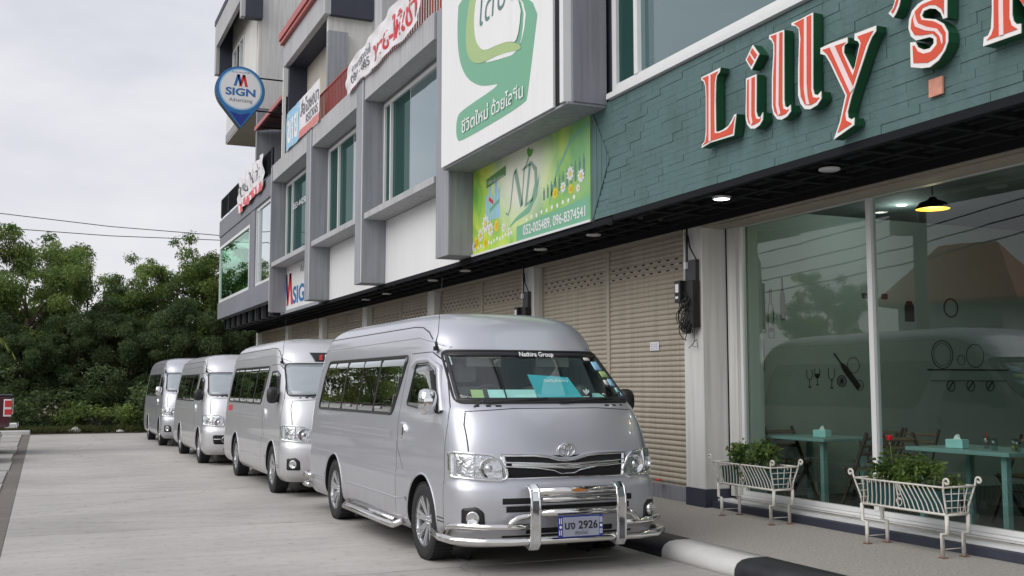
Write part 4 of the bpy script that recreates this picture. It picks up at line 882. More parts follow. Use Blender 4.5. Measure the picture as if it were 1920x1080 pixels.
def strip(mb, sh, fn, pts, w, h, base=-.002, closed=False, taper=False):
    """raised moulding following the shell"""
    pts = dens(pts, .04, closed); n = len(pts); vs = []; fs = []
    for i, p in enumerate(pts):
        a = Vector(pts[i-1] if (i > 0 or closed) else pts[0]); c = Vector(pts[(i+1) % n] if (i < n-1 or closed) else pts[-1]); d = (c-a)
        d = d.normalized() if d.length > 0 else Vector((1,0)); nn = Vector((-d.y, d.x))*w/2
        ww = 1.0
        if taper: ww = min(1, 4*min(i, n-1-i)/n+.15)
        L_ = (p[0]+nn.x*ww, p[1]+nn.y*ww); R_ = (p[0]-nn.x*ww, p[1]-nn.y*ww)
        Li = (p[0]+nn.x*.55*ww, p[1]+nn.y*.55*ww); Ri = (p[0]-nn.x*.55*ww, p[1]-nn.y*.55*ww)
        vs += [sh.off(fn, *L_, base), sh.off(fn, *Li, h), sh.off(fn, *Ri, h), sh.off(fn, *R_, base)]
    for i in range(n if closed else n-1):
        j = (i+1) % n
        for k in range(3): fs.append((i*4+k, i*4+k+1, j*4+k+1, j*4+k))
    return mb.add(vs, fs, True)
SH = Shell(KEYS)
SL = lambda y, z: SH.side(y, z, -1)
SR = lambda y, z: SH.side(y, z, 1)
ARCH = [(1.05,.335,.405),(4.18,.335,.405)]
WS = [(-.825,1.388),(.825,1.388),(.762,1.822),(-.762,1.822)]
def ws_inside(c, m=.022):
    if not (1.388+m < c.z < 1.822-m): return False
    hw = .825+(c.z-1.388)/(1.822-1.388)*(.762-.825)
    return abs(c.x) < hw-m*1.2
cache = {}
def cm(key, fn):
    if key not in cache: cache[key] = fn()
    return cache[key]
def P_(key, name, root, poly, fn, off, m, **k):
    return link(name, cm(key, lambda: patch(name, poly, SH, fn, off, m, None, meshonly=True, **k)), root)
def STR(key, name, root, fn, lst, m):
    first = None
    for i, a in enumerate(lst):
        o = link(name, cm(key+'_%d' % i, lambda: strip(MB(), SH, fn, *a).mesh(name, m)), root); first = first or o
    return first
def wheel(root, x, y, key='w', r=.335, m_rim='alloy', left=True):
    sg_ = -1 if left else 1
    def tyre():
        b = MB(); w = .10
        pr = [(.215,-w*.86),(.235,-w),(.30,-w*1.02),(.322,-w*.9),(.333,-w*.72),(.335,-w*.3),(.335,w*.3),(.333,w*.72),(.322,w*.9),(.30,w*1.02),(.235,w),(.215,w*.86)]
        b.lathe([(a*r/.335, h) for a, h in pr], n=48, axis='x')
        for k in range(48):     # tread blocks
            a = 2*math.pi*k/48; c, s_ = math.cos(a), math.sin(a); t = Vector((0,-s_,c)); rd = Vector((0,c,s_))
            for xo in (-.072,-.024,.024,.072): q = rd*(r-.001); b.bar(q+Vector((xo-.019,0,0)), q+Vector((xo+.019,0,0)), .012 if False else .028, .012, up=tuple(rd))
        return b.mesh('wheel', M['rubber'])
    t = link('wheel', cm('tyre', tyre), root, (x, y, r))
    def rim():
        b = MB(); R_ = .228
        b.lathe([(R_,-.088),(R_+.004,-.094),(R_-.008,-.090),(R_-.016,-.06),(R_-.022,.05)], n=40, axis='x')
        b.lathe([(0,-.052),(.035,-.052),(.052,-.044),(.056,-.03),(.07,-.02)], n=24, axis='x')
        for k in range(7):
            a = 2*math.pi*(k+.25)/7
            for da in (-.13,.13):
                p0 = Vector((-.040, .05*math.cos(a+da*1.2), .05*math.sin(a+da*1.2))); p1 = Vector((-.074, (R_-.012)*math.cos(a+da), (R_-.012)*math.sin(a+da)))
                b.bar(p0, p1, .034, .024, up=(1,0,0))
            p0 = Vector((-.034,.05*math.cos(a),.05*math.sin(a))); p1 = Vector((-.060,(R_-.03)*math.cos(a),(R_-.03)*math.sin(a))); b.bar(p0, p1, .05, .012, up=(1,0,0))
        for k in range(6): a = 2*math.pi*k/6; b.lathe([(0,-.058),(.008,-.058),(.009,-.05)], (0,.034*math.cos(a),.034*math.sin(a)), 8, 'x')
        return b.mesh('rim', M[m_rim])
    ri = link('rim', cm('rim'+m_rim, rim), t)
    link('brake_disc', cm('disc', lambda: MB().lathe([(0,-.0),(.20,-.0),(.20,.02)], n=28, axis='x').mesh('brake_disc', M['trim'])), t)
    if not left: t.rotation_euler = (0, 0, math.pi)
    return t
def mirror_pos(mb): mb.v = [(-a, b, c) for a, b, c in mb.v]; return mb
def make_van(loc, label, paint='silver', mirror='chrome', bull=False, seethru=False, version=2, roofplate=False, rz=0.):
    root = empty('parked_van', loc, rz, label, 'van', 'silver vans parked in a line')
    body = link('body', cm('body'+paint+str(seethru), lambda: shell_mesh('body', SH, M[paint], ARCH, ws=ws_inside if seethru else None)), root)
    # dark wheel wells and floor
    def well():
        b = MB()
        for (ay, az, ar) in ARCH:
            for sg_ in (-1, 1):
                n = 22; vs = []; fs = []
                for i in range(n+1):
                    a = R(-22)+R(224)*i/n; yy, zz = ay+ar*math.cos(a), az+ar*math.sin(a); xo = SH.side(yy, max(.22, zz), sg_)[0]
                    vs += [(xo-sg_*.002, yy, zz), (sg_*.60, yy, zz)]
                for i in range(n): fs.append((2*i, 2*i+1, 2*i+3, 2*i+2))
                b.add(vs, fs, True); b.add([(sg_*.60, ay+ar*math.cos(R(12*k)), az+ar*math.sin(R(12*k))) for k in range(30)], [tuple(range(30))])
        b.box(-.86,.86,.45,.60,.24,.30); b.box(-.60,.60,.3,5.3,.24,.28); b.box(-.86,.86,1.5,3.7,.23,.30); b.box(-.86,.86,4.65,5.3,.25,.3)
        for yy in (1.05,4.18): b.tube([(-.75,yy,.335),(.75,yy,.335)], .05, 10)
        b.box(-.66,.66,1.55,3.65,.15,.25); b.box(-.60,.60,.5,1.5,.17,.26); b.box(-.60,.60,3.7,5.3,.18,.27)  # low boxes added to block light and darken the ground beneath
        return b.mesh('underbody_light_block', M['plastic'])
    link('underbody_light_block', cm('under', well), root)
    for y_ in (1.05, 4.18):
        wheel(root, -.835, y_); wheel(root, .835, y_, left=False)
    # side glass
    for s_, fn in ((-1, SL), (1, SR)):
        w = P_('sw%d' % s_, 'side_window', root, rpoly([(2.04,1.255),(5.02,1.255),(4.93,1.60),(4.80,1.80),(1.76,1.80)], .06), fn, .007, M['vglass'], res=.09, rim=.012)
        STR('swm%d' % s_, 'window_bar', w, fn, [([(2.68,1.262),(2.60,1.795)],.06,.011), ([(3.98,1.262),(3.90,1.795)],.06,.011), ([(3.30,1.262),(3.24,1.795)],.018,.010), ([(4.55,1.262),(4.45,1.795)],.018,.010)], M['plastic'])
        STR('swr%d' % s_, 'window_rubber', w, fn, [(rpoly([(2.02,1.245),(5.04,1.245),(4.95,1.60),(4.81,1.812),(1.74,1.812)], .07), .022, .010, -.004, True)], M['plastic'])
        if s_ == -1:
            STR('swl', 'window_latch', w, fn, [([(2.62,1.30),(2.40,1.30)],.03,.016), ([(3.75,1.30),(3.55,1.30)],.03,.016), ([(3.1,1.31),(3.15,1.31)],.03,.016), ([(4.9,1.31),(4.86,1.31)],.03,.016)], M['alloy'])
        dw = P_('dw%d' % s_, 'door_window', root, rpoly([(.70,1.30),(1.58,1.36),(1.47,1.715),(1.14,1.72),(.98,1.66)], .03), fn, .007, M['vglass'], res=.06)
        STR('dwr%d' % s_, 'window_rubber', dw, fn, [(rpoly([(.66,1.285),(1.60,1.345),(1.48,1.73),(1.13,1.735),(.965,1.675)], .04), .018, .010, -.003, True)], M['plastic'])
        if s_ == -1 and bull:
            STR('visor', 'rain_visor', root, fn, [([(1.56,1.70),(1.46,1.752),(1.14,1.758),(.93,1.68),(.62,1.30)],.055,.026)], M[paint])
        # panel gaps
        STR('gap%d' % s_, 'panel_gap', root, fn, [([(1.70,1.80),(1.78,1.45),(1.80,1.15),(1.78,.95),(1.60,.75)],.011,.0008,-.001), ([(1.66,1.825),(1.14,1.83),(.90,1.73),(.52,1.34),(.47,1.2),(.47,.25)],.011,.0008,-.001),
            ([(1.80,1.0),(1.80,.26)],.010,.0008,-.001), ([(3.15,1.20),(3.15,.26)],.004,.0004,-.001) if s_ == 1 else ([(4.6,.40),(5.45,.40)],.005,.0004,-.001), ([(.47,.42),(.63,.42)],.012,.003,-.001), ([(.47,.39),(.63,.39)],.012,.003,-.001)], M['plastic'])
        # body side character lines
        STR('crease%d' % s_+paint, 'side_crease', root, fn, [([(1.5,.50),(1.75,.47),(3.6,.47)],.022,.005), ([(2.0,1.06),(4.9,1.06)],.09,.0025), ([(4.62,.44),(5.40,.44)],.02,.004)], M[paint])
        STR('drip%d' % s_, 'drip_rail', root, fn, [([(5.15,1.955),(1.5,1.975),(1.20,1.93),(1.02,1.87)],.016,.006)], M[paint])
        STR('roofl%d' % s_, 'roof_crease', root, fn, [([(5.02,2.06),(4.90,2.075),(1.75,2.085),(1.50,2.07),(1.33,2.02),(1.22,1.95)],.012,.004,-.001)], M['trim'])
        STR('arch%d' % s_+paint, 'arch_lip', root, fn, [([(ay+(ar+.008)*math.cos(R(a)), az+(ar+.008)*math.sin(R(a))) for a in range(-12, 193, 8)],.020,.006,-.004) for ay, az, ar in ARCH], M[paint])
        STR('flap%d' % s_, 'mud_flap', root, fn, [([(1.475,.50),(1.485,.20)],.05,.0,-.03), ([(4.60,.50),(4.61,.20)],.04,.0,-.03)], M['plastic'])
        # handle, emblem
        h = STR('hand%d' % s_+mirror, 'door_handle', root, fn, [([(1.66,1.17),(1.58,1.165),(1.54,1.12),(1.55,1.05),(1.60,1.03)],.035,.022)], M['chrome' if mirror == 'chrome' else paint])
        STR('handr%d' % s_, 'handle_recess', h, fn, [([(1.66,1.10),(1.58,1.10)],.10,.003)], M['trim'])
        STR('lamp%d' % s_, 'marker_lamp', root, fn, [([(1.95,1.42),(1.97,1.42)],.03,.012)], M['plastic'])
    # mirror
    for s_ in (-1, 1):
        def mir():
            b = MB(); prof = []
            for i in range(9):
                t = i/8; a = math.pi*t; prof.append((math.sin(a)*.5+.001, -math.cos(a)*.5))
            b.lathe(prof, n=18); b.v = [(x*.11, y*.20*(1 if y < 0 else .25), z*.27) for x, y, z in b.v]
            b.v = [(x*1.05+ (.03 if z > 0 else .0)*0, y, z) for x, y, z in b.v]
            return b.mesh('wing_mirror', M['chrome' if mirror == 'chrome' else 'plastic'])
        mk_ = mirror if s_ < 0 else 'black'; w_ = link('wing_mirror', cm('mir'+mk_, lambda: MBmir(mk_)), root, (s_*(1.0 if s_ < 0 else .965), .76, 1.385)); w_.scale = (-s_*(.82 if s_ > 0 else .84), (.8 if s_ > 0 else .84), (.8 if s_ > 0 else .84))
        arm = MB().tube([(s_*.90,.78,1.31),(s_*.96,.77,1.33),(s_*1.0,.76,1.36)], .022, 8); arm.prism([(.66,1.29),(.86,1.30),(.99,1.66),(.90,1.58)], 'x', s_*.845, s_*.905)
        arm.build('mirror_arm', M['plastic'], w_)
        mx_ = s_*(1.0 if s_ < 0 else .965); w_.children[0].matrix_local = Matrix.Diagonal((-s_*1/(.82 if s_ > 0 else .84), 1/(.8 if s_ > 0 else .84), 1/(.8 if s_ > 0 else .84), 1)) @ Matrix.Translation((-mx_, -.76, -1.385))
    # windshield
    F = SH.front
    wsp = rpoly(WS, .05)
    ws = P_('ws'+('T' if seethru else 'S'), 'windshield', root, wsp, F, .009 if not seethru else .004, M['wglass'] if seethru else M['shade'], res=.06, rim=.01)
    def frit():
        b = MB(); strip(b, SH, F, [(-.808,1.405),(.808,1.405),(.748,1.806),(-.748,1.806)], .030, .013, .004, True); return b.mesh('windshield_border', M['plastic'])
    if seethru: link('windshield_border', cm('frit%s' % seethru, frit), ws)
    STR('wsr%s' % seethru, 'windshield_rubber', ws, F, [(rpoly([(-.840,1.378),(.840,1.378),(.774,1.834),(-.774,1.834)], .06), .018 if seethru else .020, .014 if seethru else .012, -.004, True)], M['plastic'])
    # cowl, hood
    STR('hood', 'hood_gap', root, F, [([(-.80,1.30),(-.83,1.20),(-.83,.985)],.011,.0008,-.001), ([(.80,1.30),(.83,1.20),(.83,.985)],.011,.0008,-.001), ([(-.80,1.308),(-.4,1.332),(.4,1.332),(.80,1.308)],.010,.0006,-.001)], M['plastic'])
    vb = MB()
    for s_ in (-1, 1):
        for k, w_ in enumerate((.05,.04,.025)): x = s_*(.52+k*.085); strip(vb, SH, F, [(x-w_/2,1.353),(x+w_/2,1.353)], .020, .002)
    cowl = vb.build('cowl_vent', M['dark'], root)
    for s_, x0, x1 in ((-1,-.62,-.05),(1,.06,.62)):
        wb = MB(); strip(wb, SH, F, [(x0,1.372),(x1,1.405)], .018, .022, .008); wb.build('wiper', M['plastic'], root)
    if seethru:
        jb = MB(); strip(jb, SH, F, [(-.72,1.345),(-.62,1.40)], .012, .012); jb.build('washer_nozzle', M['trim'], root)
    # headlights
    if version == 2: hp = rpoly([(-.935,.775),(-.60,.742),(-.545,.765),(-.535,.82),(-.60,.915),(-.66,.955),(-.93,.978)], .02)
    else: hp = rpoly([(-.935,.80),(-.62,.775),(-.585,.83),(-.62,.955),(-.70,.99),(-.93,1.0)], .025)
    for s_ in (-1, 1):
        pp = [(x*(-s_), z) for x, z in hp]
        hl = P_('hl%d%d' % (version, s_), 'headlight', root, pp, F, .001, M['reflector'], res=.03, rim=.02)
        STR('hlf%d%d' % (version, s_), 'headlight_bezel', hl, F, [(pp, .020, .022, -.004, True), ([(-s_*-.80,.79),(-s_*-.79,.965)],.014,.016)] , M['chrome'])
        def bulb():
            b = MB(); c = SH.off(F, -s_*-.685, .848, .0); 
            b.lathe([(.088,-.006),(.082,-.012),(.074,-.004),(.06,.002),(.045,.004),(.03,.003),(.026,-.010),(.015,-.014),(0,-.015)], (c.x, c.y, c.z), 24, 'y'); b.lathe([(0,-.012),(.02,-.010),(.028,.01),(.028,.02)], (c.x, c.y, c.z), 14, 'y')
            return b.mesh('lamp_bowl', M['chrome'])
        def bulb2():
            b = MB(); c2 = SH.off(F, -s_*-.87, .86, .0); b.lathe([(.045,-.003),(.04,.01),(.02,.02)], (c2.x, c2.y-.005, c2.z), 16, 'y'); return b.mesh('turn_signal', M['chrome'])
        link('lamp_bowl', cm('bulb%d%d' % (version, s_), bulb), hl); link('turn_signal', cm('bulc%d%d' % (version, s_), bulb2), hl)
        P_('hll%d%d' % (version, s_), 'lens', hl, pp, F, .020, M['lens'], res=.03, rim=.02)
        if version == 2:
            fb = rpoly([(s_*.90,.375),(s_*.735,.375),(s_*.745,.50),(s_*.80,.545),(s_*.90,.53)], .02)
            fg = P_('fog%d' % s_, 'fog_lamp', root, fb, F, .004, M['plastic'], res=.03)
            def fl():
                b = MB(); c = SH.off(F, s_*.825, .455, .006); n = SH.nrm(F, s_*.825, .455); b.lathe([(0,.012),(.03,.016),(.045,.02),(.052,.022),(.056,.014),(.056,-.01)], n=20)
                q = n.to_track_quat('Z','Y').to_matrix(); b.v = [tuple(q @ Vector(v)+c) for v in b.v]; return b.mesh('lamp_lens', M['chrome'])
            link('lamp_lens', cm('fl%d' % s_, fl), fg)
    # grille
    if version == 2:
        P_('grb', 'grille', root, rpoly([(-.575,.765),(.575,.765),(.585,.945),(-.585,.945)], .02), F, .003, M['dark'], res=.05)
        top = [(-.575,.948),(-.30,.945),(-.17,.93),(-.08,.905),(0,.898),(.08,.905),(.17,.93),(.30,.945),(.575,.948)]
        low = [(-.56,.862),(-.28,.845),(-.12,.820),(-.06,.795),(.06,.795),(.12,.820),(.28,.845),(.56,.862)]; mid = [(-.56,.895),(-.25,.880),(-.1,.872),(.1,.872),(.25,.880),(.56,.895)]
        gr = STR('grc', 'grille_surround', root, F, [(top,.018,.014), ([(-.565,.945),(-.545,.765)],.05,.012), ([(.565,.945),(.545,.765)],.05,.012), ([(-.56,.762),(.56,.762)],.016,.012)], M['chrome'])
        STR('grd', 'grille_bar', gr, F, [(low,.014,.020), (mid,.016,.022)], M['chrome']); STR('gre', 'grille_blade', gr, F, [([(-.5,.872),(-.2,.858),(0,.845),(.2,.858),(.5,.872)],.040,.012)], M['steel'])
        STR('grt'+paint, 'hood_lip', gr, F, [([(a, b+.016) for a, b in top],.022,.012)], M[paint])
        STR('inl', 'bumper_intake', root, F, [([(-.60,.585),(.60,.585)],.055,.003,-.001), ([(-.57,.52),(.57,.52)],.055,.003,-.001), ([(-.40,.34),(.40,.34)],.05,.003,-.001), ([(-.6,.30),(.6,.30)],.02,.003,-.001)], M['dark'])
        STR('inb'+paint, 'intake_blade', root, F, [([(-.60,.553),(.60,.553)],.014,.006)], M[paint])
    else:
        P_('grb1', 'grille', root, rpoly([(-.53,.82),(.53,.82),(.55,.95),(-.55,.95)], .02), F, .003, M['dark'], res=.05)
        gr = STR('grc1', 'grille_surround', root, F, [([(-.55,.955),(-.2,.95),(0,.92),(.2,.95),(.55,.955)],.022,.016), ([(-.52,.885),(-.14,.885),(0,.86),(.14,.885),(.52,.885)],.02,.018), ([(-.53,.815),(.53,.815)],.018,.012)], M['chrome'])
        for s_ in (-1, 1):
            P_('ink%d' % s_, 'bumper_intake', root, rpoly([(s_*.36,.42),(s_*.78,.42),(s_*.80,.60),(s_*.36,.60)], .04), F, .003, M['dark'], res=.05)
            fo = STR('ing%d' % s_, 'fog_lamp', root, F, [([(s_*.58+.055*math.cos(t), .51+.055*math.sin(t)) for t in [k*math.pi/8 for k in range(16)]],.018,.018,-.001,True), ([(s_*.37,.52),(s_*.50,.52)],.02,.012), ([(s_*.66,.52),(s_*.78,.52)],.02,.012), ([(s_*.56,.51),(s_*.60,.51)],.05,.02)], M['alloy'])
        STR('inl1', 'lower_intake', root, F, [([(-.6,.32),(.6,.32)],.05,.003,-.001)], M['dark'])
    # badge
    c = SH.off(F, 0, .985, .004)
    em = MB()
    def oval(rx, rz_, cx=0, cz=0, t=.0075):
        pts = [(c.x+cx+rx*math.cos(2*math.pi*k/28), c.y-.006-.0*k, c.z+cz+rz_*math.sin(2*math.pi*k/28)) for k in range(28)]; em.tube(pts, t, 6, closed=True)
    oval(.077,.054); oval(.024,.048,0,0,.006); oval(.050,.020,0,.020,.006)
    em.build('badge', M['chrome'], root)
    # tail lamp, rear bumper step hints
    for s_, fn in ((-1, SL), (1, SR)): P_('tl%d' % s_, 'tail_lamp', root, rpoly([(5.475,.80),(5.492,.80),(5.472,1.2),(5.455,1.2)], .004), fn, .004, M['sred'], res=.05)
    # antenna
    an = MB().tube([(-.80,1.08,1.86),(-.815,1.07,1.92)], .014, 8).tube([(-.815,1.07,1.92),(-.80,1.05,2.0),(-.775,1.02,2.5)], [.006,.003,.002], 6); an.box(-.83,-.79,1.06,1.10,1.84,1.88); an.build('antenna', M['plastic'], root)
    if bull: extras_front(root)
    # low step bar
    if bull:
        sb = MB().tube([(-.93,1.62,.27),(-1.0,1.72,.225),(-1.01,3.45,.225),(-.93,3.55,.27)], .030, 12).tube([(-.96,1.78,.262),(-.965,3.42,.262)], .022, 10).box(-.99,-.86,1.75,3.45,.245,.262)
        sb.build('step_bar', M['steel'], root)
        rb = MB().tube([(-.98,5.1,.42),(-.99,5.45,.42),(-.86,5.66,.42),(.86,5.66,.42),(.99,5.45,.42)], .030, 10).tube([(-.98,5.2,.30),(-.99,5.45,.30),(-.86,5.64,.30),(.86,5.64,.30)], .030, 10).tube([(-.86,5.66,.42),(-.86,5.65,.30)], .028, 8).tube([(.86,5.66,.42),(.86,5.65,.30)], .028, 8)
        rb.build('rear_bar', M['steel'], root)
    if roofplate:
        rp_ = P_('rp', 'roof_sticker', root, [(-.36,1.868),(.40,1.868),(.44,2.0),(-.42,2.0)], F, .006, M['plastic'], res=.05, rim=.003)
        q = SH.off(F, .05, 1.96, .012); 
        for bd_, mt_, xx_, sz_ in (('g','sred',-.30,.11),('เนอ','panelw',-.21,.095)):
            o_ = text('sticker_text', bd_, M[mt_], rp_, (xx_, 0, 1.915), sz_, FRT, bold=.03, shear=.2)
            for v in o_.data.vertices: v.co = SH.off(F, v.co.x, v.co.z, .009)
        st = STR('redst', 'red_sticker', root, SL, [([(5.0,1.13),(4.6,1.13)],.11,.002,.0)], M['sred'])
    return root
def MBmir(mirror):
    b = MB(); n = 14; rings = []
    for j, (yy, sx, sz) in enumerate(((-.10,.02,.03),(-.095,.055,.07),(-.075,.078,.105),(-.04,.092,.128),(0,.098,.138),(.03,.096,.136),(.045,.09,.13))):
        for k in range(n):
            a = 2*math.pi*k/n; cx, sz_ = math.cos(a), math.sin(a); e = .62
            b.v.append((math.copysign(abs(cx)**e, cx)*sx, yy, math.copysign(abs(sz_)**e, sz_)*sz))
    for j in range(6):
        for k in range(n): b.f.append((j*n+k, j*n+(k+1) % n, (j+1)*n+(k+1) % n, (j+1)*n+k)); b.sm.append(True)
    b.f.append(tuple(range(n))); b.sm.append(True); b.f.append(tuple(6*n+k for k in range(n))); b.sm.append(False)
    return b.mesh('wing_mirror', M['chrome' if mirror == 'chrome' else 'plastic'])
M['reflector'] = mat('lamp_reflector', (.72,.73,.74), .16, .95, var=.18, scale=30, bump=1.0, bscale=26)
def extras_front(root):
    yb = -.135
    def post():
        b = MB(); pr = [(-.03,.0),(-.10,.045)]
        path = [(.03,.235),(-.105,.215),(-.135,.26),(-.14,.60),(-.12,.68),(-.075,.715),(-.02,.70)]
        L_, R_ = stroke(path, .02); n = len(path)
        poly = L_+R_[::-1]
        vs = [(-.037,a,b_) for a, b_ in poly]+[(.037,a,b_) for a, b_ in poly]; m = len(poly)
        b.add(vs, [(i, (i+1) % m, (i+1) % m+m, i+m) for i in range(m)])
        for i in range(n-1): b.add([(-.037,*L_[i]),(-.037,*L_[i+1]),(-.037,*R_[i+1]),(-.037,*R_[i]),(.037,*L_[i]),(.037,*L_[i+1]),(.037,*R_[i+1]),(.037,*R_[i])], [(0,1,2,3),(7,6,5,4)])
        b.tube([(-.036,a-.002,b_) for a, b_ in path], .012, 8); b.tube([(.036,a-.002,b_) for a, b_ in path], .012, 8)
        return b.mesh('bull_bar_post', M['chrome'])
    bar = MB().tube([(-.40,-.10,.665),(.40,-.10,.665)], .034, 16).build('bull_bar', M['steel'], root)
    for x in (-.385, .405): link('bull_bar_post', cm('post', post), bar, (x, 0, 0))
    MB().tube([(-.40,-.085,.60),(.40,-.085,.60)], .024, 12).build('bull_bar_tube', M['steel'], bar)
    MB().tube([(-.40,-.11,.495),(.40,-.11,.495)], .030, 14).build('bull_bar_tube', M['steel'], bar)
    MB().tube([(-.985,.62,.295),(-1.02,.36,.285),(-.98,.17,.28),(-.82,.0,.278),(-.60,-.09,.277),(.60,-.09,.272),(.82,.0,.27),(.98,.17,.268),(1.03,.36,.268),(1.0,.5,.27)], .033, 14).build('bull_bar_tube', M['steel'], bar)
    MB().tube([(-.96,.40,.30),(-.97,.30,.375),(-.93,.16,.392),(-.78,-.0,.392),(-.60,-.075,.392),(-.40,-.10,.392)], .026, 12).build('bull_bar_tube', M['steel'], bar)
    MB().tube([(.96,.40,.30),(.99,.30,.375),(.94,.16,.385),(.78,.0,.385),(.60,-.075,.385),(.40,-.10,.385)], .026, 12).build('bull_bar_tube', M['steel'], bar)
    for s_ in (-1, 1): MB().tube([(s_*.60,-.08,.39),(s_*.57,-.085,.43),(s_*.52,-.09,.465),(s_*.44,-.10,.478),(s_*.39,-.10,.478)], .024, 12).build('bull_bar_tube', M['steel'], bar)
    MB().prism([(-.07,.672),(.0,.655),(.09,.672),(.0,.690)], 'y', -.138, -.134).build('bar_badge', mat('badge_orange', (.45,.16,.03), .4), bar)
    # plate
    pl = bx('number_plate', M['dblue'], root, -.205, .205, -.185, -.175, .297, .472, bevel=.004)
    bx('plate_face', mat('plate_grey', (.33,.35,.43), .35), pl, -.165, .165, -.190, -.186, .308, .462)
    for s_ in (-1, 1):
        for k in (0, 1): bx('plate_mark', M['panelw'], pl, s_*.185-.004-.008*(2*k-1), s_*.185+.002-.008*(2*k-1), -.1885, -.1855, .32+.0, .36); bx('plate_mark', M['panelw'], pl, s_*.185-.004-.008*(2*k-1), s_*.185+.002-.008*(2*k-1), -.1885, -.1855, .41, .455)
        MB().prism(ring_poly((s_*.185,.385), .012, 12), 'y', -.1885, -.1855).build('plate_mark', M['panelw'], pl)
    text('plate_text', 'นง 2926', M['plastic'], pl, (-.15,-.1915,.368), .088, FRT, width=.30, bold=.02); text('plate_text', 'เชียงใหม่', M['stext'], pl, (-.06,-.1915,.322), .04, FRT, width=.12, bold=.01)
    # stickers and lettering on the glass
    F = SH.front
    def gtext(body, x0, x1, z, size, m, nm='windshield_lettering', bold=.02):
        o = text(nm, body, m, root, (x0,0,z), size, FRT, width=x1-x0, shear=.35, bold=bold)
        for v in o.data.vertices: p = SH.off(F, v.co.x, v.co.z, .019); v.co = p
        return o
    gtext('Nathira Group', -.115, .235, 1.776, .058, M['panelw'])
    stk = [((.545,1.745),(.62,1.745),(.62,1.772),(.545,1.772),'planter'),((.61,1.655),(.705,1.655),(.70,1.735),(.61,1.735),'lblue'),((.645,1.59),(.745,1.59),(.735,1.645),(.64,1.645),'byel'),((.63,1.52),(.685,1.52),(.685,1.565),(.63,1.565),'planter'),((.69,1.51),(.765,1.51),(.757,1.575),(.69,1.575),'lblue'),((.725,1.455),(.775,1.455),(.77,1.495),(.725,1.495),'turqp'),((.76,1.42),(.795,1.42),(.79,1.45),(.758,1.45),'lblue')]
    for *q, mt in stk: patch('sticker', rpoly([tuple(a) for a in q], .01), SH, F, .017, M[mt], root, res=.03, rim=.002)
def cabin(root):
    """what shows through the windshield of the nearest van"""
    MB().add([(-.74,.46,1.395),(.74,.46,1.395),(.80,.75,1.385),(-.80,.75,1.385),(.80,.85,1.05),(-.80,.85,1.05)], [(0,1,2,3),(3,2,4,5)]).build('dashboard', M['dash'], root)
    for x in (-.42, .42):
        s = MB().box(x-.24,x+.24,1.30,1.46,1.0,1.52).box(x-.24,x+.24,.95,1.45,.85,1.02).build('front_seat', M['seatf'], root, bevel=.05)
        MB().box(x-.12,x+.12,1.34,1.44,1.55,1.74).build('headrest', M['seatf'], s, bevel=.04)
    MB().box(-.13,.13,1.32,1.44,.95,1.35).build('centre_console', M['trim'], root, bevel=.04)
    pts = [(-.42+.19*math.cos(2*math.pi*k/24), .86-.09*math.sin(2*math.pi*k/24), 1.36+.165*math.sin(2*math.pi*k/24)) for k in range(24)]
    MB().tube(pts, .014, 8, closed=True).build('steering_wheel', M['plastic'], root)
    hd = MB().add([(-.84,1.25,1.83),(.84,1.25,1.83),(.84,5.2,1.85),(-.84,5.2,1.85)], [(0,1,2,3)]); hd.build('headliner', mat('headliner', (.30,.29,.27), .9), root)
    MB().box(-.80,.80,2.2,2.24,.9,1.55).build('rear_bulkhead', M['trim'], root)
    for x in (-.35,.35): MB().box(x-.17,x+.17,1.06,1.09,1.70,1.82).build('sun_visor', mat('visor_cloth', (.35,.34,.31), .9), root)
def thing_box(name, label, cat, m, verts, faces): pass

VX0, VY0 = 4.06, 8.05
v1 = make_van((VX0, VY0, 0), 'nearest silver van with chrome bull bar and number plate 2926', bull=True, seethru=True)
cabin(v1)
v2 = make_van((3.985, 14.50, 0), 'second silver van in line, dark sticker above the windshield', paint='silverB', mirror='black', roofplate=True)
v3 = make_van((3.80, 20.95, 0), 'third silver van, older face with oval fog lamp intake and black mirrors', paint='silverB', mirror='black', version=1)
v3.scale = (1, 1, .965)
v4 = make_van((3.70, 27.70, 0), 'farthest silver van beside the trees with shiny white chrome mirror', paint='silver', mirror='chrome')
# loose things on the dashboard of the nearest van
def dash_thing(name, mb, m, label, cat):
    mb.v = [(a+VX0, b+VY0, c) for a, b, c in mb.v]; return tag(mb.build(name, m), label, cat)
fo = dash_thing('folder', MB().add([(-.04,.50,1.375),(.40,.47,1.375),(.31,.66,1.60),(-.085,.68,1.625),(-.04,.505,1.374),(.40,.475,1.374),(.31,.665,1.599),(-.085,.685,1.624)], [(0,1,2,3),(7,6,5,4),(0,4,5,1),(1,5,6,2),(2,6,7,3),(3,7,4,0)]), mat('turquoise_card', (.03,.42,.50), .4, var=.06), 'turquoise folder standing on the dashboard behind the windshield', 'folder')
text('folder_text', 'ราชภัฏเชียงใหม่', M['panelw'], fo, (VX0+.05, VY0+.615, 1.555), .05, ((.97,-.05,.0),(0,.62,.78)), width=.24, ext=.004)
for i, (x0, x1, t, w_) in enumerate(((-.50,-.36,'turqp','pale turquoise card on the dashboard at the left'),(-.33,-.06,'turqp','pale blue box lying between the card and the turquoise folder'),(-.66,-.56,'byel','small greenish ticket in the lower left corner of the windshield'))):
    dash_thing('dashboard_card', MB().add([(x0,.54,1.392),(x1,.51,1.392),(x1,.58,1.49),(x0,.61,1.49),(x0,.545,1.391),(x1,.515,1.391),(x1,.585,1.489),(x0,.615,1.489)], [(0,1,2,3),(7,6,5,4),(0,4,5,1),(1,5,6,2),(2,6,7,3),(3,7,4,0)]), M[t], w_, 'card')
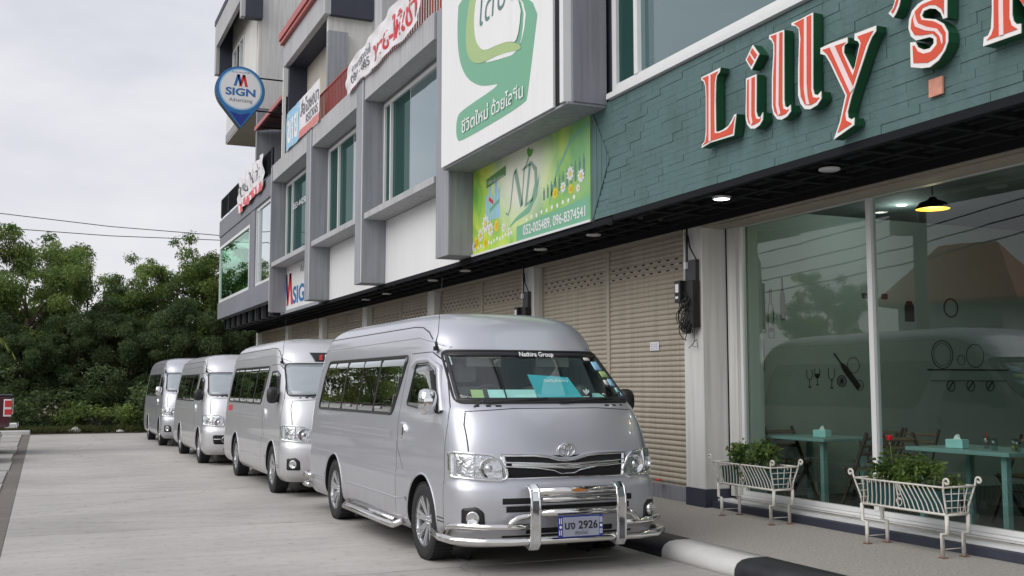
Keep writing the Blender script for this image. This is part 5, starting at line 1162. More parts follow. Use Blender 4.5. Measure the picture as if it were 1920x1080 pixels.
dash_thing('paper_sheet', MB().add([(.36,.47,1.40),(.70,.60,1.40),(.66,.72,1.455),(.38,.62,1.455),(.36,.475,1.399),(.70,.605,1.399),(.66,.725,1.454),(.38,.625,1.454)], [(0,1,2,3),(7,6,5,4),(0,4,5,1),(1,5,6,2),(2,6,7,3),(3,7,4,0)]), M['turqp'], 'pale sheet lying on the dashboard below the dark cap', 'paper')
cap = empty('baseball_cap', (VX0+.44, VY0+.66, 1.40), 0, 'black baseball cap with a small white emblem on the dashboard', 'cap')
cb = MB(); cb.lathe([(.0,.135),(.05,.130),(.085,.105),(.105,.06),(.108,0)], n=24); cb.build('crown', M['plastic'], cap)
MB().add([(.11*math.cos(a)*1.0, -.06-.11*math.sin(a)*k_, .012) for k_ in (.4,1.1) for a in [math.pi*i/12 for i in range(13)]], [(i,i+1,i+14,i+13) for i in range(12)]).build('peak', M['plastic'], cap)
mk = MB()
for a in (-.6, 0, .6): mk.add([(0,-.113,.04),(.012*math.cos(a)+.025*math.sin(a),-.108,.055+.01*math.cos(a)),(.034*math.sin(a),-.10,.04+.045*math.cos(a)),(-.012*math.cos(a)+.025*math.sin(a),-.108,.055+.01*math.cos(a))], [(0,1,2,3)])
mk.box(-.02,.02,-.116,-.112,.028,.034); mk.v = [(x*1.4, y-.003, .04+(z-.04)*1.4) for x, y, z in mk.v]; mk.build('emblem', M['panelw'], cap)

# ------------------------------------------------------------------ vehicles at the left edge: dark red pickup, white car in front of it
pk = empty('pickup_truck', (-.64, 27.0, 0), 0, 'dark maroon pickup parked tail out at the left edge, only its tail shows', 'pickup truck')
def sidepoly(mb, poly, y0, y1): return mb.prism(poly, 'y', y0, y1)
arc = [(-1.05+.42*math.cos(R(a)), .38+.42*math.sin(R(a))) for a in range(170, 5, -15)]
bp = [(.0,.62),(.02,1.02),(.0,1.27),(-1.95,1.27),(-2.05,1.22),(-2.05,.45),(-1.5,.42)]+arc+[(-.55,.50)]
bd = MB(); sidepoly(bd, bp, -.92, .92); bd.build('bed', M['maroon'], pk, bevel=.03)
cbn = MB(); sidepoly(cbn, [(-2.08,.42),(-2.08,1.15),(-2.30,1.78),(-3.5,1.80),(-4.1,1.22),(-5.1,1.08),(-5.2,.45)], -.90, .90); cbn.build('cab', M['maroon'], pk, bevel=.06)
bx('rear_glass', M['vglass'], pk, -2.6, -2.12, -.91, .91, 1.28, 1.68)
for s_ in (-1, 1):
    tl = bx('tail_light', M['panelw'], pk, -.13, .028, s_*.79, s_*.932, .84, 1.22, bevel=.01)
    for za, zb__ in ((.88,1.0),(1.05,1.19)): bx('red_lens', M['sred'], tl, -.105, .034, s_*.80, s_*.94, za, zb__)
MB().box(-.12,.16,-.88,.88,.58,.70).build('rear_bumper', M['chrome'], pk, bevel=.03); bx('number_plate', M['panelw'], pk, .161, .168, -.17, .17, .60, .68)
bx('bed_cover', M['plastic'], pk, -2.0, .02, -.9, .9, 1.272, 1.32, bevel=.02)
for (a, s_) in ((-1.05,-.80),(-1.05,.80),(-4.25,-.80),(-4.25,.80)):
    w_ = link('wheel', cache['tyre'], pk, (a, s_, .36)); w_.rotation_euler = (0,0,R(90) if s_ < 0 else R(-90)); w_.scale = (1.1,)*3; link('rim', cache['rimalloy'], w_)
wc = empty('parked_car', (-.73, 24.0, 0), 0, 'white car cut off at the left edge in front of the maroon pickup', 'car')
arc2 = [(-.95+.36*math.cos(R(a)), .32+.36*math.sin(R(a))) for a in range(170, 5, -15)]; arc3 = [(-3.5+.36*math.cos(R(a)), .32+.36*math.sin(R(a))) for a in range(170, 5, -15)]
wb_ = MB(); sidepoly(wb_, [(-.03,.30),(.0,.50),(-.04,.56),(-.42,.62),(-1.1,.66),(-3.2,.66),(-4.1,.60),(-4.3,.50),(-4.3,.25),(-3.9,.22)]+arc3+[(-3.1,.2),(-1.35,.2)]+arc2+[(-.5,.25)], -.85, .85); wb_.build('body', M['carwhite'], wc, bevel=.05)
ca = MB(); ca.add([(-.5,-.78,.64),(-.5,.78,.64),(-3.4,-.78,.64),(-3.4,.78,.64),(-.95,-.6,.90),(-.95,.6,.90),(-2.2,-.6,.92),(-2.2,.6,.92)], [(0,1,5,4),(4,5,7,6),(6,7,3,2),(0,4,6,2),(1,3,7,5)]); ca.build('glasshouse', M['vglass'], wc)
for (a, s_) in ((-.95,-.76),(-.95,.76),(-3.5,-.76),(-3.5,.76)):
    w_ = link('wheel', cache['tyre'], wc, (a, s_, .30)); w_.rotation_euler = (0,0,R(90) if s_ < 0 else R(-90)); w_.scale = (.9,)*3; link('rim', cache['rimalloy'], w_)

# ------------------------------------------------------------------ vegetation
def leaf_mesh(name, mats, centers, radii, per, ln, wd, droop=.4, flat=.75, up=.25, seed=0, tintc=None):
    """many leaf quads (bent, pointed) in clumps; tint varies by clump and leaf"""
    g = np.random.default_rng(seed); C = []; T = []
    for i, (c, r) in enumerate(zip(centers, radii)):
        n = int(per*r*r)
        d = g.normal(size=(n,3)); d /= np.linalg.norm(d, axis=1)[:,None]; q = g.random(n)**.45
        p = np.array(c)+d*(q*r)[:,None]*np.array([1,1,flat]); C.append(p); T.append(np.clip(g.normal(g.random()*.6+.15, .16, n), 0, 1) if tintc is None else np.clip(g.normal(tintc[i], .15, n), 0, 1))
    P = np.concatenate(C); t = np.concatenate(T); n = len(P)
    a = g.random(n)*2*np.pi; el = g.normal(-droop, .5, n); D = np.stack([np.cos(a)*np.cos(el), np.sin(a)*np.cos(el), np.sin(el)], 1)
    Z = g.normal(size=(n,3))+np.array([0,0,1.2]); S_ = np.cross(D, Z); S_ /= np.linalg.norm(S_, axis=1)[:,None]
    l = ln*(.6+.8*g.random(n))[:,None]; w = wd*(.6+.8*g.random(n))[:,None]
    v0 = P; v1 = P+D*l*.5+S_*w*.5; v2 = P+D*l+np.array([0,0,-1])*l*.18; v3 = P+D*l*.5-S_*w*.5
    V = np.stack([v0,v1,v2,v3], 1).reshape(-1,3); me = bpy.data.meshes.new(name)
    me.vertices.add(4*n); me.vertices.foreach_set('co', V.ravel()); me.loops.add(4*n); me.loops.foreach_set('vertex_index', np.arange(4*n, dtype=np.int32))
    me.polygons.add(n); me.polygons.foreach_set('loop_start', np.arange(0, 4*n, 4, dtype=np.int32)); me.polygons.foreach_set('loop_total', np.full(n, 4, dtype=np.int32))
    me.update(); me.validate(); at = me.attributes.new('tint', 'FLOAT', 'FACE'); at.data.foreach_set('value', t.astype(np.float32)); me.materials.append(mats); return me
def branch(mb, a, b, r0, r1, seed, n=5, wob=.12):
    rn = random.Random(seed); pts = []; rs = []
    a = Vector(a); b = Vector(b)
    for i in range(n+1):
        t = i/n; p = a.lerp(b, t); w = wob*(a-b).length*math.sin(math.pi*t)*.5
        pts.append(p+Vector((rn.uniform(-w,w), rn.uniform(-w,w), rn.uniform(-w,w)*.5))); rs.append(r0+(r1-r0)*t)
    mb.tube(pts, rs, 6); return pts
tree_kinds = {}
def tree_kind(k, h, rad, lm, seed, base=.18, lean=0., per=1500):
    rn = random.Random(seed); tr = MB(); cr = MB(); cs_, rs_ = [], []
    top = (lean*h*.2, 0, h*.55); branch(tr, (0,0,-.2), top, .16, .09, seed, 6, .06)
    nb = 15
    for i in range(nb):
        a = 2*math.pi*i/nb*2.4+rn.uniform(-.4,.4); lv = base+(1-base)*((i+.5)/nb); zz = h*lv; rr = rad*math.sqrt(max(.05, 1-((lv-.45)/.62)**2))*rn.uniform(.55,1.0)
        e = (math.cos(a)*rr+lean*zz*.2, math.sin(a)*rr, zz*rn.uniform(.94,1.04)); s0 = Vector((0,0,-.2)).lerp(Vector(top), min(1, .25+lv*.8)); pts = branch(cr, s0, e, .055, .015, seed*31+i, 5)
        for q in (pts[3], pts[4], pts[5]):
            cs_.append((q.x+rn.uniform(-.3,.3), q.y+rn.uniform(-.3,.3), q.z+rn.uniform(-.1,.3))); rs_.append(rn.uniform(.38,.72)*rad/2.3)
        for _ in range(2):
            e2 = Vector(e)+Vector((rn.uniform(-.8,.8), rn.uniform(-.8,.8), rn.uniform(-.1,.8))); branch(cr, pts[4], e2, .02, .006, seed*77+i*3+_, 3); cs_.append(tuple(e2)); rs_.append(rn.uniform(.22,.48))
    for _ in range(46):
        u = rn.uniform(base*.8, .97); a = rn.uniform(0, 6.28); rr = rad*.95*math.sqrt(max(.03, 1-((u-.45)/.58)**2))*rn.uniform(.55,1.0); cs_.append((math.cos(a)*rr+lean*u*h*.2, math.sin(a)*rr, u*h)); rs_.append(rn.uniform(.30,.55))
    leaf = leaf_mesh('crown', lm, cs_, rs_, per, .15, .055, seed=seed)
    tree_kinds[k] = (tr.mesh('trunk', M['bark']), cr.mesh('limbs', M['bark']), leaf)
tree_kind('a', 7.6, 2.7, M['leafA'], 3); tree_kind('b', 8.1, 2.2, M['leafC'], 8, lean=.3); tree_kind('c', 6.6, 2.6, M['leafB'], 14, base=.08); tree_kind('d', 7.4, 1.6, M['leafA'], 23, base=.12, lean=-.3)
def tree(k, x, y, s, rz, label, group='trees behind the lot'):
    r = empty('tree', (x, y, 0), rz, label, 'tree', group); r.scale = (s, s, s); t, l_, c = tree_kinds[k]; link('trunk', t, r); link('limbs', l_, r); link('crown', c, r)
TR = [('b',-3.4,43.5,1.04,.3,'yellow green tree at the far left edge of the tree line'),('a',-.6,43.0,1.10,1.2,'broad bright green tree with the highest rounded crown at the left'),('a',1.6,45.5,1.0,2.6,'green tree right of the highest crown, falling towards the sky gap'),
      ('c',3.0,44.2,.92,.7,'low dark tree filling the gap in the skyline'),('d',4.1,43.6,.98,0,'slim upright tree just right of the sky gap'),('d',5.4,44.4,1.08,2.2,'second slim tree right of the sky gap, with holes of sky'),('a',6.9,44.0,1.02,4.0,'green tree whose crown meets the corner glass'),
      ('b',8.6,46,1.0,5.0,'tree partly hidden by the corner shophouse'),('c',-2.0,41.2,.78,3.3,'dark low tree under the yellow green one'),('c',.9,41.0,.72,5.1,'dark low tree in shade below the highest crown'),('c',2.9,40.8,.70,1.5,'dark low tree behind the farthest van roof'),('c',5.0,40.9,.80,2.9,'dark low tree between the farthest van and the corner shophouse'),('c',7.3,41.3,.74,.2,'dark low tree under the louvred soffit of the corner shophouse'),('a',-6.5,44,1.0,.9,'tree just outside the left edge'),('c',-.6,40.4,.62,1.9,'lowest dark tree behind the pale stones'),('c',4.0,40.3,.62,4.4,'lowest dark tree left of the farthest van antenna')]
for a in TR: tree(a[0], a[1], a[2], a[3]*.86, a[4], a[5])
# hedge-like undergrowth along the end of the lot
def bush_kind(seed, lm, w=1.0, h=1.3, n=9, per=900, ln=.13):
    rn = random.Random(seed); return leaf_mesh('foliage', lm, [(rn.uniform(-w,w), rn.uniform(-.5,.5), rn.uniform(.2,h)) for _ in range(n)], [rn.uniform(.28,.5) for _ in range(n)], per, ln, .06, droop=-.1, seed=seed)
bk = [bush_kind(5, M['leafB'], per=1100), bush_kind(6, M['leafA'], h=.95), bush_kind(7, M['leafB'], h=1.9, n=12)]
BL = [('leafy shrub behind the pickup tail at the left edge',-1.6,38.9,2,1.1),('pale broad leaved shrub right of the pickup',-.2,38.5,0,1.0),('low green shrub behind the white stones',1.0,38.2,1,.95),('dark shrub behind the paper scraps',1.9,38.9,2,1.05),('bright low shrub left of the farthest van',2.5,37.7,1,.85),('shrub behind the farthest van rear corner',3.6,38.0,0,1.1),('dark shrub behind the farthest van nose',4.9,38.6,2,1.0),('shrub at the foot of the corner shophouse',6.2,39.2,0,1.1),('dark shrub outside the left edge',-3.4,38.8,2,1.1)]
for w_, x_, y_, k_, s_ in BL:
    r = empty('shrub', (x_, y_, 0), x_*2.1, w_, 'shrub', 'undergrowth at the end of the lot'); r.scale = (s_,)*3; link('foliage', bk[k_], r)
gm = leaf_mesh('grass', M['grass'], [(rng.uniform(-6, 6.5), 36.85+abs(rng.normal(0, .6)), .03) for _ in range(420)], [.16+.12*rng.random() for _ in range(420)], 1500, .20, .022, droop=-1.1, flat=.3, seed=77)
tag(link('grass', gm), kind='stuff')
sm = MB(); rn = random.Random(4)
def lump(c, r, seed, n=8):
    rr = random.Random(seed); b = MB(); b.lathe([(.01,-.4),(.6,-.3),(1,0),(.7,.4),(.25,.62),(.01,.66)], n=n); b.v = [tuple(c[i]+v[i]*r[i]*rr.uniform(.8,1.15) for i in range(3)) for v in b.v]; return b
for c, r, w_ in (((1.0,36.9,.08),(.22,.15,.18),'larger pale stone on the earth at the end of the lot'),((2.35,36.85,.04),(.16,.1,.1),'small white scrap of rubble right of the larger stone')):
    tag(lump(c, r, int(c[0]*9)).build('stone', M['kerbw']), w_, 'stone')
# palm frond reaching in at the left edge
pf = empty('palm', (-1.6, 14.2, 0), 0, 'young palm at the left edge, one yellow-green frond reaching into view', 'palm')
MB().tube([(0,0,0),(.03,0,1.1),(0,0,1.9)], [.10,.08,.06], 10).build('trunk', M['bark'], pf)
def frond(az, ln=1.25, rise=.55):
    b = MB(); pts = [(ln*t*math.cos(az), ln*t*math.sin(az), 1.9+rise*math.sin(t*2.5)-.30*t*t) for t in [i/14 for i in range(15)]]
    b.tube(pts, [.014-.0008*i for i in range(15)], 5)
    for i in range(1, 15):
        p = Vector(pts[i]); d = (p-Vector(pts[i-1])).normalized(); sd_ = d.cross(Vector((0,0,1))).normalized()
        for s_ in (-1, 1):
            L_ = .30*math.sin(math.pi*(i+1)/17)+.06; t = (sd_*s_*.8+d*.55+Vector((0,0,-.35))).normalized(); q = p+t*L_; m_ = p+t*L_*.45
            b.add([p, m_+d*.018, q, m_-d*.018], [(0,1,2,3)])
    me = b.mesh('frond', M['frond'], fix=False); at = me.attributes.new('tint', 'FLOAT', 'FACE'); at.data.foreach_set('value', np.random.default_rng(int(az*10)+50).random(len(me.polygons)).astype(np.float32)); link('frond', me, pf)
for a in (-.05, 1.2, 2.2, 3.2, 4.2, 5.2): frond(a)

# ------------------------------------------------------------------ across the lot, seen in the glass and van windows
for a in (('a',-19,2,.95,.2,'nearest the street'),('c',-16.5,7.5,.85,1.1,'low and dark, second from the street'),('b',-19,12,.9,2.0,'yellowish, third from the street'),('a',-17,17,.85,3.0,'bright green, just before the red roofed house'),('c',-16,21,.7,.4,'low, in front of the red roofed house'),('a',-19,40,.85,5.0,'bright green, beyond the red roofed house'),('c',-15,47,.85,2.0,'dark, farthest along the lot')):
    tree(*a[:5], 'mirrored tree across the lot, '+a[5], 'trees mirrored in the glass')
for i in range(9):
    r = empty('shrub', (-14.5, -2+i*5.4, 0), 1.57+i*.2, None, 'shrub', 'hedge across the lot'); r.scale = (2.6,2.2,1.15); link('foliage', bk[(0,2,1)[i % 3]], r); r['label'] = ('nearest','second nearest','third nearest','fourth nearest','middle','fourth farthest','third farthest','second farthest','farthest')[i]+' shrub of the hedge across the lot, mirrored in the van windows'
for i in range(7):
    r = empty('shrub', (-6+i*2.7, 48, 0), i*.3, None, 'shrub', 'tall undergrowth behind the trees'); r.scale = (2.0,2.0,2.5); link('foliage', bk[(2,0)[i % 2]], r); r['label'] = ('leftmost','second leftmost','third from left','middle','third from right','second rightmost','rightmost')[i]+' tall dark bush closing the gaps between the trunks'
hs = empty('house', (-23, 35.5, 0), R(-20), 'house with a red hipped roof across the lot, seen mirrored in the shop window', 'house')
hs.scale = (.46,.46,1); bx('wall', M['white'], hs, -5, 4, -5, 5, 0, 5.4)
hr_ = MB().add([(-6.5,-7,5.2),(5.5,-7,5.2),(5.5,7,5.2),(-6.5,7,5.2),(-.5,-3,7.9),(-.5,3,7.9)], [(0,1,4),(1,2,5,4),(2,3,5),(3,0,4,5)]); o = hr_.build('roof', M['tile_roof'], hs); sol = o.modifiers.new('t', 'SOLIDIFY'); sol.thickness = .15
for i in range(4): bx('window', M['vglass'], hs, 4.0, 4.05, -4+i*2.1, -2.8+i*2.1, 1.4, 3.2)
up = empty('utility_pole', (-6, 21, 0), 0, 'concrete utility pole with crossarm and transformer, mirrored in the shop window', 'pole')
MB().tube([(0,0,0),(0,0,8.5)], [.19,.14], 10).build('pole', M['strip'], up); MB().box(-.05,.05,-1.1,1.1,7.5,7.62).build('crossarm', M['greyd'], up); MB().lathe([(0,0),(.32,0),(.35,.1),(.35,.9),(0,1.0)], (.5,0,5.4), 16).build('transformer', M['strip'], up)
for t in (-.9,-.3,.3,.9): MB().lathe([(0,0),(.05,0),(.07,.08),(.03,.14),(.06,.2),(0,.24)], (0,t,7.62), 8).build('insulator', M['trim'], up)
for i, zz in enumerate((7.85,7.5,6.9,6.4,6.0,5.6)):
    pts = [(-6+.15*i*(t-.5), -20+100*t, zz-1.2*math.sin(math.pi*((t*3) % 1))) for t in [k/60 for k in range(61)]]
    tag(MB().tube(pts, .018, 4, False).build('overhead_cable', M['cable']), ('highest','second highest','third highest','third lowest','second lowest','lowest')[i]+' cable on the pole across the lot, mirrored in the shop window', 'cable', 'cables mirrored in the glass')
for (za, zb_, w_) in ((9.54,9.50,'lower overhead cable crossing the sky above the trees'),(10.28,9.76,'upper thin overhead cable crossing the sky above the trees')):
    tag(MB().tube([(-30,60,za+ (za-zb_)*2.4+.6), (-10,60,za+(za-zb_)*.6+.05), (-2.3,60,za), (3,60,(za+zb_)/2-.1), (8.7,60,zb_), (30,60,zb_+.6)], .022, 5).build('overhead_cable', M['cable']), w_, 'cable')

# ------------------------------------------------------------------ planters
def planter(y0, y1, label, rose=False):
    r = empty('wire_planter', (6.86, (y0+y1)/2, .13), 0, label, 'planter', 'white iron planters on the pavement'); L_ = abs(y1-y0)/2; zb, zt = .35, .575
    W0, W1 = .115, .175
    fr = MB()
    for s_ in (-1, 1):
        fr.tube([(s_*W0,-L_,zb),(s_*W0,L_,zb)], .011, 6); fr.tube([(s_*W1,-L_-.03,zt),(s_*W1,L_+.03,zt)], .008, 6)
    for s_ in (-1, 1): fr.tube([(-W0,s_*L_,zb),(W0,s_*L_,zb)], .011, 6); fr.tube([(-W1,s_*(L_+.03),zt),(W1,s_*(L_+.03),zt)], .008, 6)
    frame = fr.build('frame', M['planter'], r)
    for sx in (-1, 1):
        for sy in (-1, 1):
            pts = [(sx*W0, sy*L_, zb), (sx*(W0+.01), sy*(L_-.0), zb+.07), (sx*(W1-.01), sy*(L_+.02), zt-.03), (sx*W1, sy*(L_+.035), zt+.03)]
            for k in range(15): a = math.pi-k*R(26); rr = .034*(1-k/20); pts.append((sx*W1, sy*(L_+.035+.034+rr*math.cos(a)), zt+.045+rr*math.sin(a)))
            MB().tube(pts, .0092, 6).build('corner_scroll', M['planter'], r)
            lg = MB().tube([(sx*W0, sy*L_, zb), (sx*W0, sy*L_, .20), (sx*W0, sy*L_-(.055 if sy > 0 else -.055), .195), (sx*W0, sy*L_-(.055 if sy > 0 else -.055), .0)], .017, 8)
            lo = lg.build('leg', M['planter'], r); bx('foot_plate', M['rustp'], lo, sx*W0-.03, sx*W0+.03, sy*L_-sy*.055-.03, sy*L_-sy*.055+.03, 0, .006)
    for sy in (-1, 1): MB().tube([(-W0,sy*(L_-.055),.07),(W0,sy*(L_-.055),.07)], .004, 5).build('leg_tie', M['planter'], r)
    n = 9
    for s_ in (-1, 1):
        for i in range(n):
            for h in (-1, 1):
                t = (i+.6)/n*L_; yb_ = h*(t*.98+.01); yt = h*(t*.98-.06 if t > .08 else .005)
                if abs(yb_) > L_: continue
                MB().tube([(s_*W0, yb_, zb), (s_*(W0+.012), yb_*.7+yt*.3, zb+.08), (s_*W1, yt, zt)], .0060, 5, False).build('rail_bar', M['planter'], r)
        sc = [(s_*(W0+.03), .0+.035*math.cos(a)*(1-a/22), zb+.06+.04*math.sin(a)*(1-a/22)) for a in [k*.5 for k in range(18)]]+[]
        MB().tube(sc, .004, 5, False).build('scroll_ornament', M['planter'], r); MB().tube([(x, y*.7, z+.09) for x, y, z in sc], .004, 5, False).build('scroll_ornament', M['planter'], r)
    for s_ in (-1, 1):
        for k in (.25,.5,.75): w_ = W0+(W1-W0)*k; MB().tube([(-w_, s_*(L_+.02*k), zb+(zt-zb)*k), (w_, s_*(L_+.02*k), zb+(zt-zb)*k)], .0045, 5).build('end_bar', M['planter'], r)
        for k in (-.5, 0, .5): MB().tube([(W0*k, s_*L_, zb), (W1*k, s_*(L_+.03), zt)], .0045, 5).build('end_bar', M['planter'], r)
    tb = MB().add([(-.095,-L_+.08,zb+.01),(.095,-L_+.08,zb+.01),(.095,L_-.08,zb+.01),(-.095,L_-.08,zb+.01),(-.13,-L_+.06,zt-.04),(.13,-L_+.06,zt-.04),(.13,L_-.06,zt-.04),(-.13,L_-.06,zt-.04)], [(0,3,2,1),(0,1,5,4),(1,2,6,5),(2,3,7,6),(3,0,4,7)])
    tag(tb.build('liner_box', M['tealbox'], r), None); bx('soil', M['soil'], r, -.12, .12, -L_+.07, L_-.07, zt-.07, zt-.055)
    cs_, rs_ = [], []; rn = random.Random(int(y0*7)); st = MB()
    for i in range(34):
        c = (rn.uniform(-.11,.11), rn.uniform(-L_+.10, L_-.12), zt+rn.uniform(-.03,.21)); cs_.append(c); rs_.append(rn.uniform(.05,.10)); st.tube([(c[0]*.5, c[1]*.97, zt-.06), c], .003, 4, False)
    if rose:
        c = (-.04, L_*.42, zt+.36); st.tube([(0, L_*.4, zt-.05), c], .004, 5)
        for k in range(6): cs_.append((rn.uniform(-.08,.06), L_*.42+rn.uniform(-.12,.12), zt+.06+.03*k)); rs_.append(.07)
    pl = empty('flowering_plant', (6.86, (y0+y1)/2, .13), 0, ('leafy rose bush with one red bloom' if rose else 'low green plant without flowers')+(' in the nearer white planter' if rose else ' in the planter beside the white column'), 'plant')
    link('foliage', leaf_mesh('foliage', M['leafP'], cs_, rs_, 6500, .052, .032, droop=.1, flat=.9, seed=int(y0*13)), pl); st.build('stems', M['leafstem'], pl)
    if rose:
        fl = MB()
        for ring, (rr, nn, hh) in enumerate(((.010,4,.022),(.022,6,.016),(.032,7,.004))):
            for k in range(nn):
                a = 2*math.pi*k/nn+ring*.5; q = Vector((math.cos(a), math.sin(a), 0)); t = Vector((-q.y, q.x, 0)); ce = Vector(c); b0 = ce+q*rr*.3; b1 = ce+q*rr
                fl.add([b0-t*.012+Vector((0,0,-.012)), b0+t*.012+Vector((0,0,-.012)), b1+t*.014+Vector((0,0,hh)), b1+Vector((0,0,hh+.006)), b1-t*.014+Vector((0,0,hh))], [(0,1,2,3,4)])
        fl.lathe([(0,.02),(.018,.012),(.022,-.004),(.01,-.018)], c, 10); fl.build('bloom', M['flower'], pl)
M['leafstem'] = mat('plant_stem', (.07,.11,.03))
planter(9.82, 8.86, 'white iron planter beside the white column, farther of the two')
planter(7.60, 6.62, 'nearer white iron planter holding the red rose', True)

# ------------------------------------------------------------------ things inside the restaurant
def table(x0, x1, y0, y1, label):
    r = empty('dining_table', ((x0+x1)/2, (y0+y1)/2, .2), 0, label, 'table', 'turquoise restaurant tables'); w, d = (x1-x0)/2, (y1-y0)/2
    bx('table_top', M['turq'], r, -w, w, -d, d, .715, .75, bevel=.004)
    for sx in (-1, 1):
        for sy in (-1, 1): bx('leg', M['turq'], r, sx*(w-.10)-.028, sx*(w-.10)+.028, sy*(d-.12)-.028, sy*(d-.12)+.028, 0, .714)
    return r
table(7.75, 8.5, 9.30, 10.45, 'turquoise table nearer the side wall with a single tissue box'); table(7.55, 8.35, 6.70, 7.90, 'turquoise table at the right with glasses and a tissue box')
def chair(x, y, rz, label):
    r = empty('folding_chair', (x, y, .2), rz, label, 'chair', 'dark folding chairs in the restaurant')
    for s_ in (-1, 1):
        MB().bar((s_*.20,-.22,0),(s_*.20,.22,.84),.022,.034).build('leg', M['wood'], r); MB().bar((s_*.17,.24,0),(s_*.17,-.16,.46),.022,.034).build('leg', M['wood'], r)
    for i in range(5): bx('seat_slat', M['woodl'], r, -.17, .17, -.20+i*.078, -.14+i*.078, .445, .460)
    for zz in (.62,.70,.78): MB().bar((-.20,.105+(zz-.62)*.53,zz),(.20,.105+(zz-.62)*.53,zz),.055,.014,up=(0,.46,-.88)).build('back_slat', M['woodl'], r)
    for yy, zz in ((-.05,.30),(.17,.12)): MB().bar((-.2,yy if zz < .2 else -.064,zz),(.2,yy if zz < .2 else -.064,zz),.018).build('stretcher', M['wood'], r)
for a in ((8.05,10.25,R(0),'folding chair tucked against the wall end of the first table'),(8.85,9.7,R(-90),'folding chair behind the first table seen from the side'),(7.95,8.85,R(180),'folding chair at the near end of the first table, next to the white mullion'),(8.85,9.15,R(-75),'folding chair behind the near end of the first table'),
          (8.0,8.25,R(0),'folding chair with a wide wooden back left of the second table'),(8.75,7.6,R(-90),'folding chair behind the second table'),(8.75,6.95,R(-90),'folding chair behind the second table at the right edge')): chair(*a)
def tissue(x, y, label):
    r = empty('tissue_box', (x, y, .952), R(8), label, 'tissue box'); bx('box', M['turqp'], r, -.05, .05, -.09, .09, 0, .08, bevel=.004); MB().add([(0,-.04,.08),(0,.04,.08),(.02,.03,.12),(-.01,-.03,.13)], [(0,1,2,3)]).build('tissue', M['panelw'], r)
tissue(8.0, 9.62, 'turquoise tissue box on the first table'); tissue(7.75, 7.45, 'pale tissue box on the second table by the glasses')
for i, (x, y, d_) in enumerate(((7.85,7.20,'cup with red straw beside the tissue box'),(7.72,7.0,'empty clear tumbler second from the tissue box'),(7.85,6.9,'tumbler with orange juice'),(7.75,6.78,'clear tumbler at the right edge of the table'))):
    r = empty('drinking_glass', (x, y, .951), 0, d_, 'glass'); MB().lathe([(0,.003),(.028,.003),(.036,.11),(.033,.11),(.026,.008),(0,.008)], n=16).build('tumbler', M['drink'], r)
    if i == 2: MB().lathe([(0,.01),(.026,.01),(.029,.05),(0,.05)], n=14).build('juice', M['byellow2'], r)
    if i == 0: MB().tube([(0,0,.01),(.02,.02,.15)], .004, 5).build('straw', M['sred'], r)
lp = empty('pendant_lamp', (8.5, 8.38, 3.37), 0, 'black dome pendant lamp glowing yellow inside', 'lamp')
MB().lathe([(.175,0),(.17,.02),(.13,.07),(.05,.10),(.03,.13),(0,.13)], n=32).build('shade', M['black'], lp); MB().lathe([(.171,.003),(.0,.02)], n=32).build('glow_disc', M['lampy'], lp); MB().tube([(0,0,.15),(0,0,.31)], .008, 6).build('cord', M['black'], lp)
for x, y, w_ in ((9.25,9.6,'lit downlight inside the restaurant next to the mullion'),(9.4,7.1,'lit downlight inside the restaurant at the right edge')):
    r = empty('ceiling_downlight', (x, y, 3.655), 0, w_, 'ceiling light'); MB().lathe([(.06,-.006),(.07,0)], n=16).build('rim', M['frame'], r); b = MB(); b.disc((0,0,-.004), .055, 'z', 16); b.build('lamp', M['lit'], r)
def lamp_light(loc, w, col, r):
    d = bpy.data.lights.new('lamp_light', 'POINT'); d.energy = w; d.color = col; d.shadow_soft_size = r; o = bpy.data.objects.new('lamp_light', d); COL.objects.link(o); o.location = loc; o['kind'] = 'structure'; return o
lamp_light((8.5,8.38,3.30), 7, (1,.80,.45), .08); lamp_light((9.25,9.6,3.5), 7, (.95,1,.98), .06); lamp_light((9.4,7.1,3.5), 7, (.95,1,.98), .06)
# wall decals on the side wall (facing the camera)
DY = 10.592
def decal(name, polys, label, cat, holes=(), m='decal'):
    b = MB()
    for p in polys: b.prism(p, 'y', DY, DY+.004)
    return tag(b.build(name, M[m]), label, cat, None)
def wineglass(x, z, s=1., full=False):
    bowl = [(x-.035*s,z+.20*s),(x-.04*s,z+.13*s),(x-.02*s,z+.09*s),(x+.02*s,z+.09*s),(x+.04*s,z+.13*s),(x+.035*s,z+.20*s)]
    ps = [[(x-.003,z+.01),(x+.003,z+.01),(x+.003,z+.09*s),(x-.003,z+.09*s)], [(x-.028*s,z),(x+.028*s,z),(x+.01*s,z+.012*s),(x-.01*s,z+.012*s)]]
    if full: ps.append([(x-.04*s,z+.14*s),(x-.02*s,z+.09*s),(x+.02*s,z+.09*s),(x+.04*s,z+.14*s)])
    for i in range(5):
        a, b = bowl[i], bowl[i+1]; d = Vector(b)-Vector(a); n = Vector((-d.y,d.x)).normalized()*.003; ps.append([(a[0]-n.x,a[1]-n.y),(b[0]-n.x,b[1]-n.y),(b[0]+n.x,b[1]+n.y),(a[0]+n.x,a[1]+n.y)])
    return ps
def bottle(x, z, s=1.): return [(x-.04*s,z),(x+.04*s,z),(x+.042*s,z+.30*s),(x+.030*s,z+.38*s),(x+.012*s,z+.42*s),(x+.012*s,z+.58*s),(x-.012*s,z+.58*s),(x-.012*s,z+.42*s),(x-.030*s,z+.38*s),(x-.042*s,z+.30*s)]
k_ = 1.03
decal('wall_decal', [bottle(7.93*1.0, 1.70, 1.0)], 'black wine bottle decal lowest on the side wall', 'wall decal'); bx('bottle_label', M['inwall'], S.objects['wall_decal'], 7.90, 7.96, DY-.003, DY-.001, 1.74, 1.86)
ob = bottle(8.08, 2.10, 1.02); ps = []
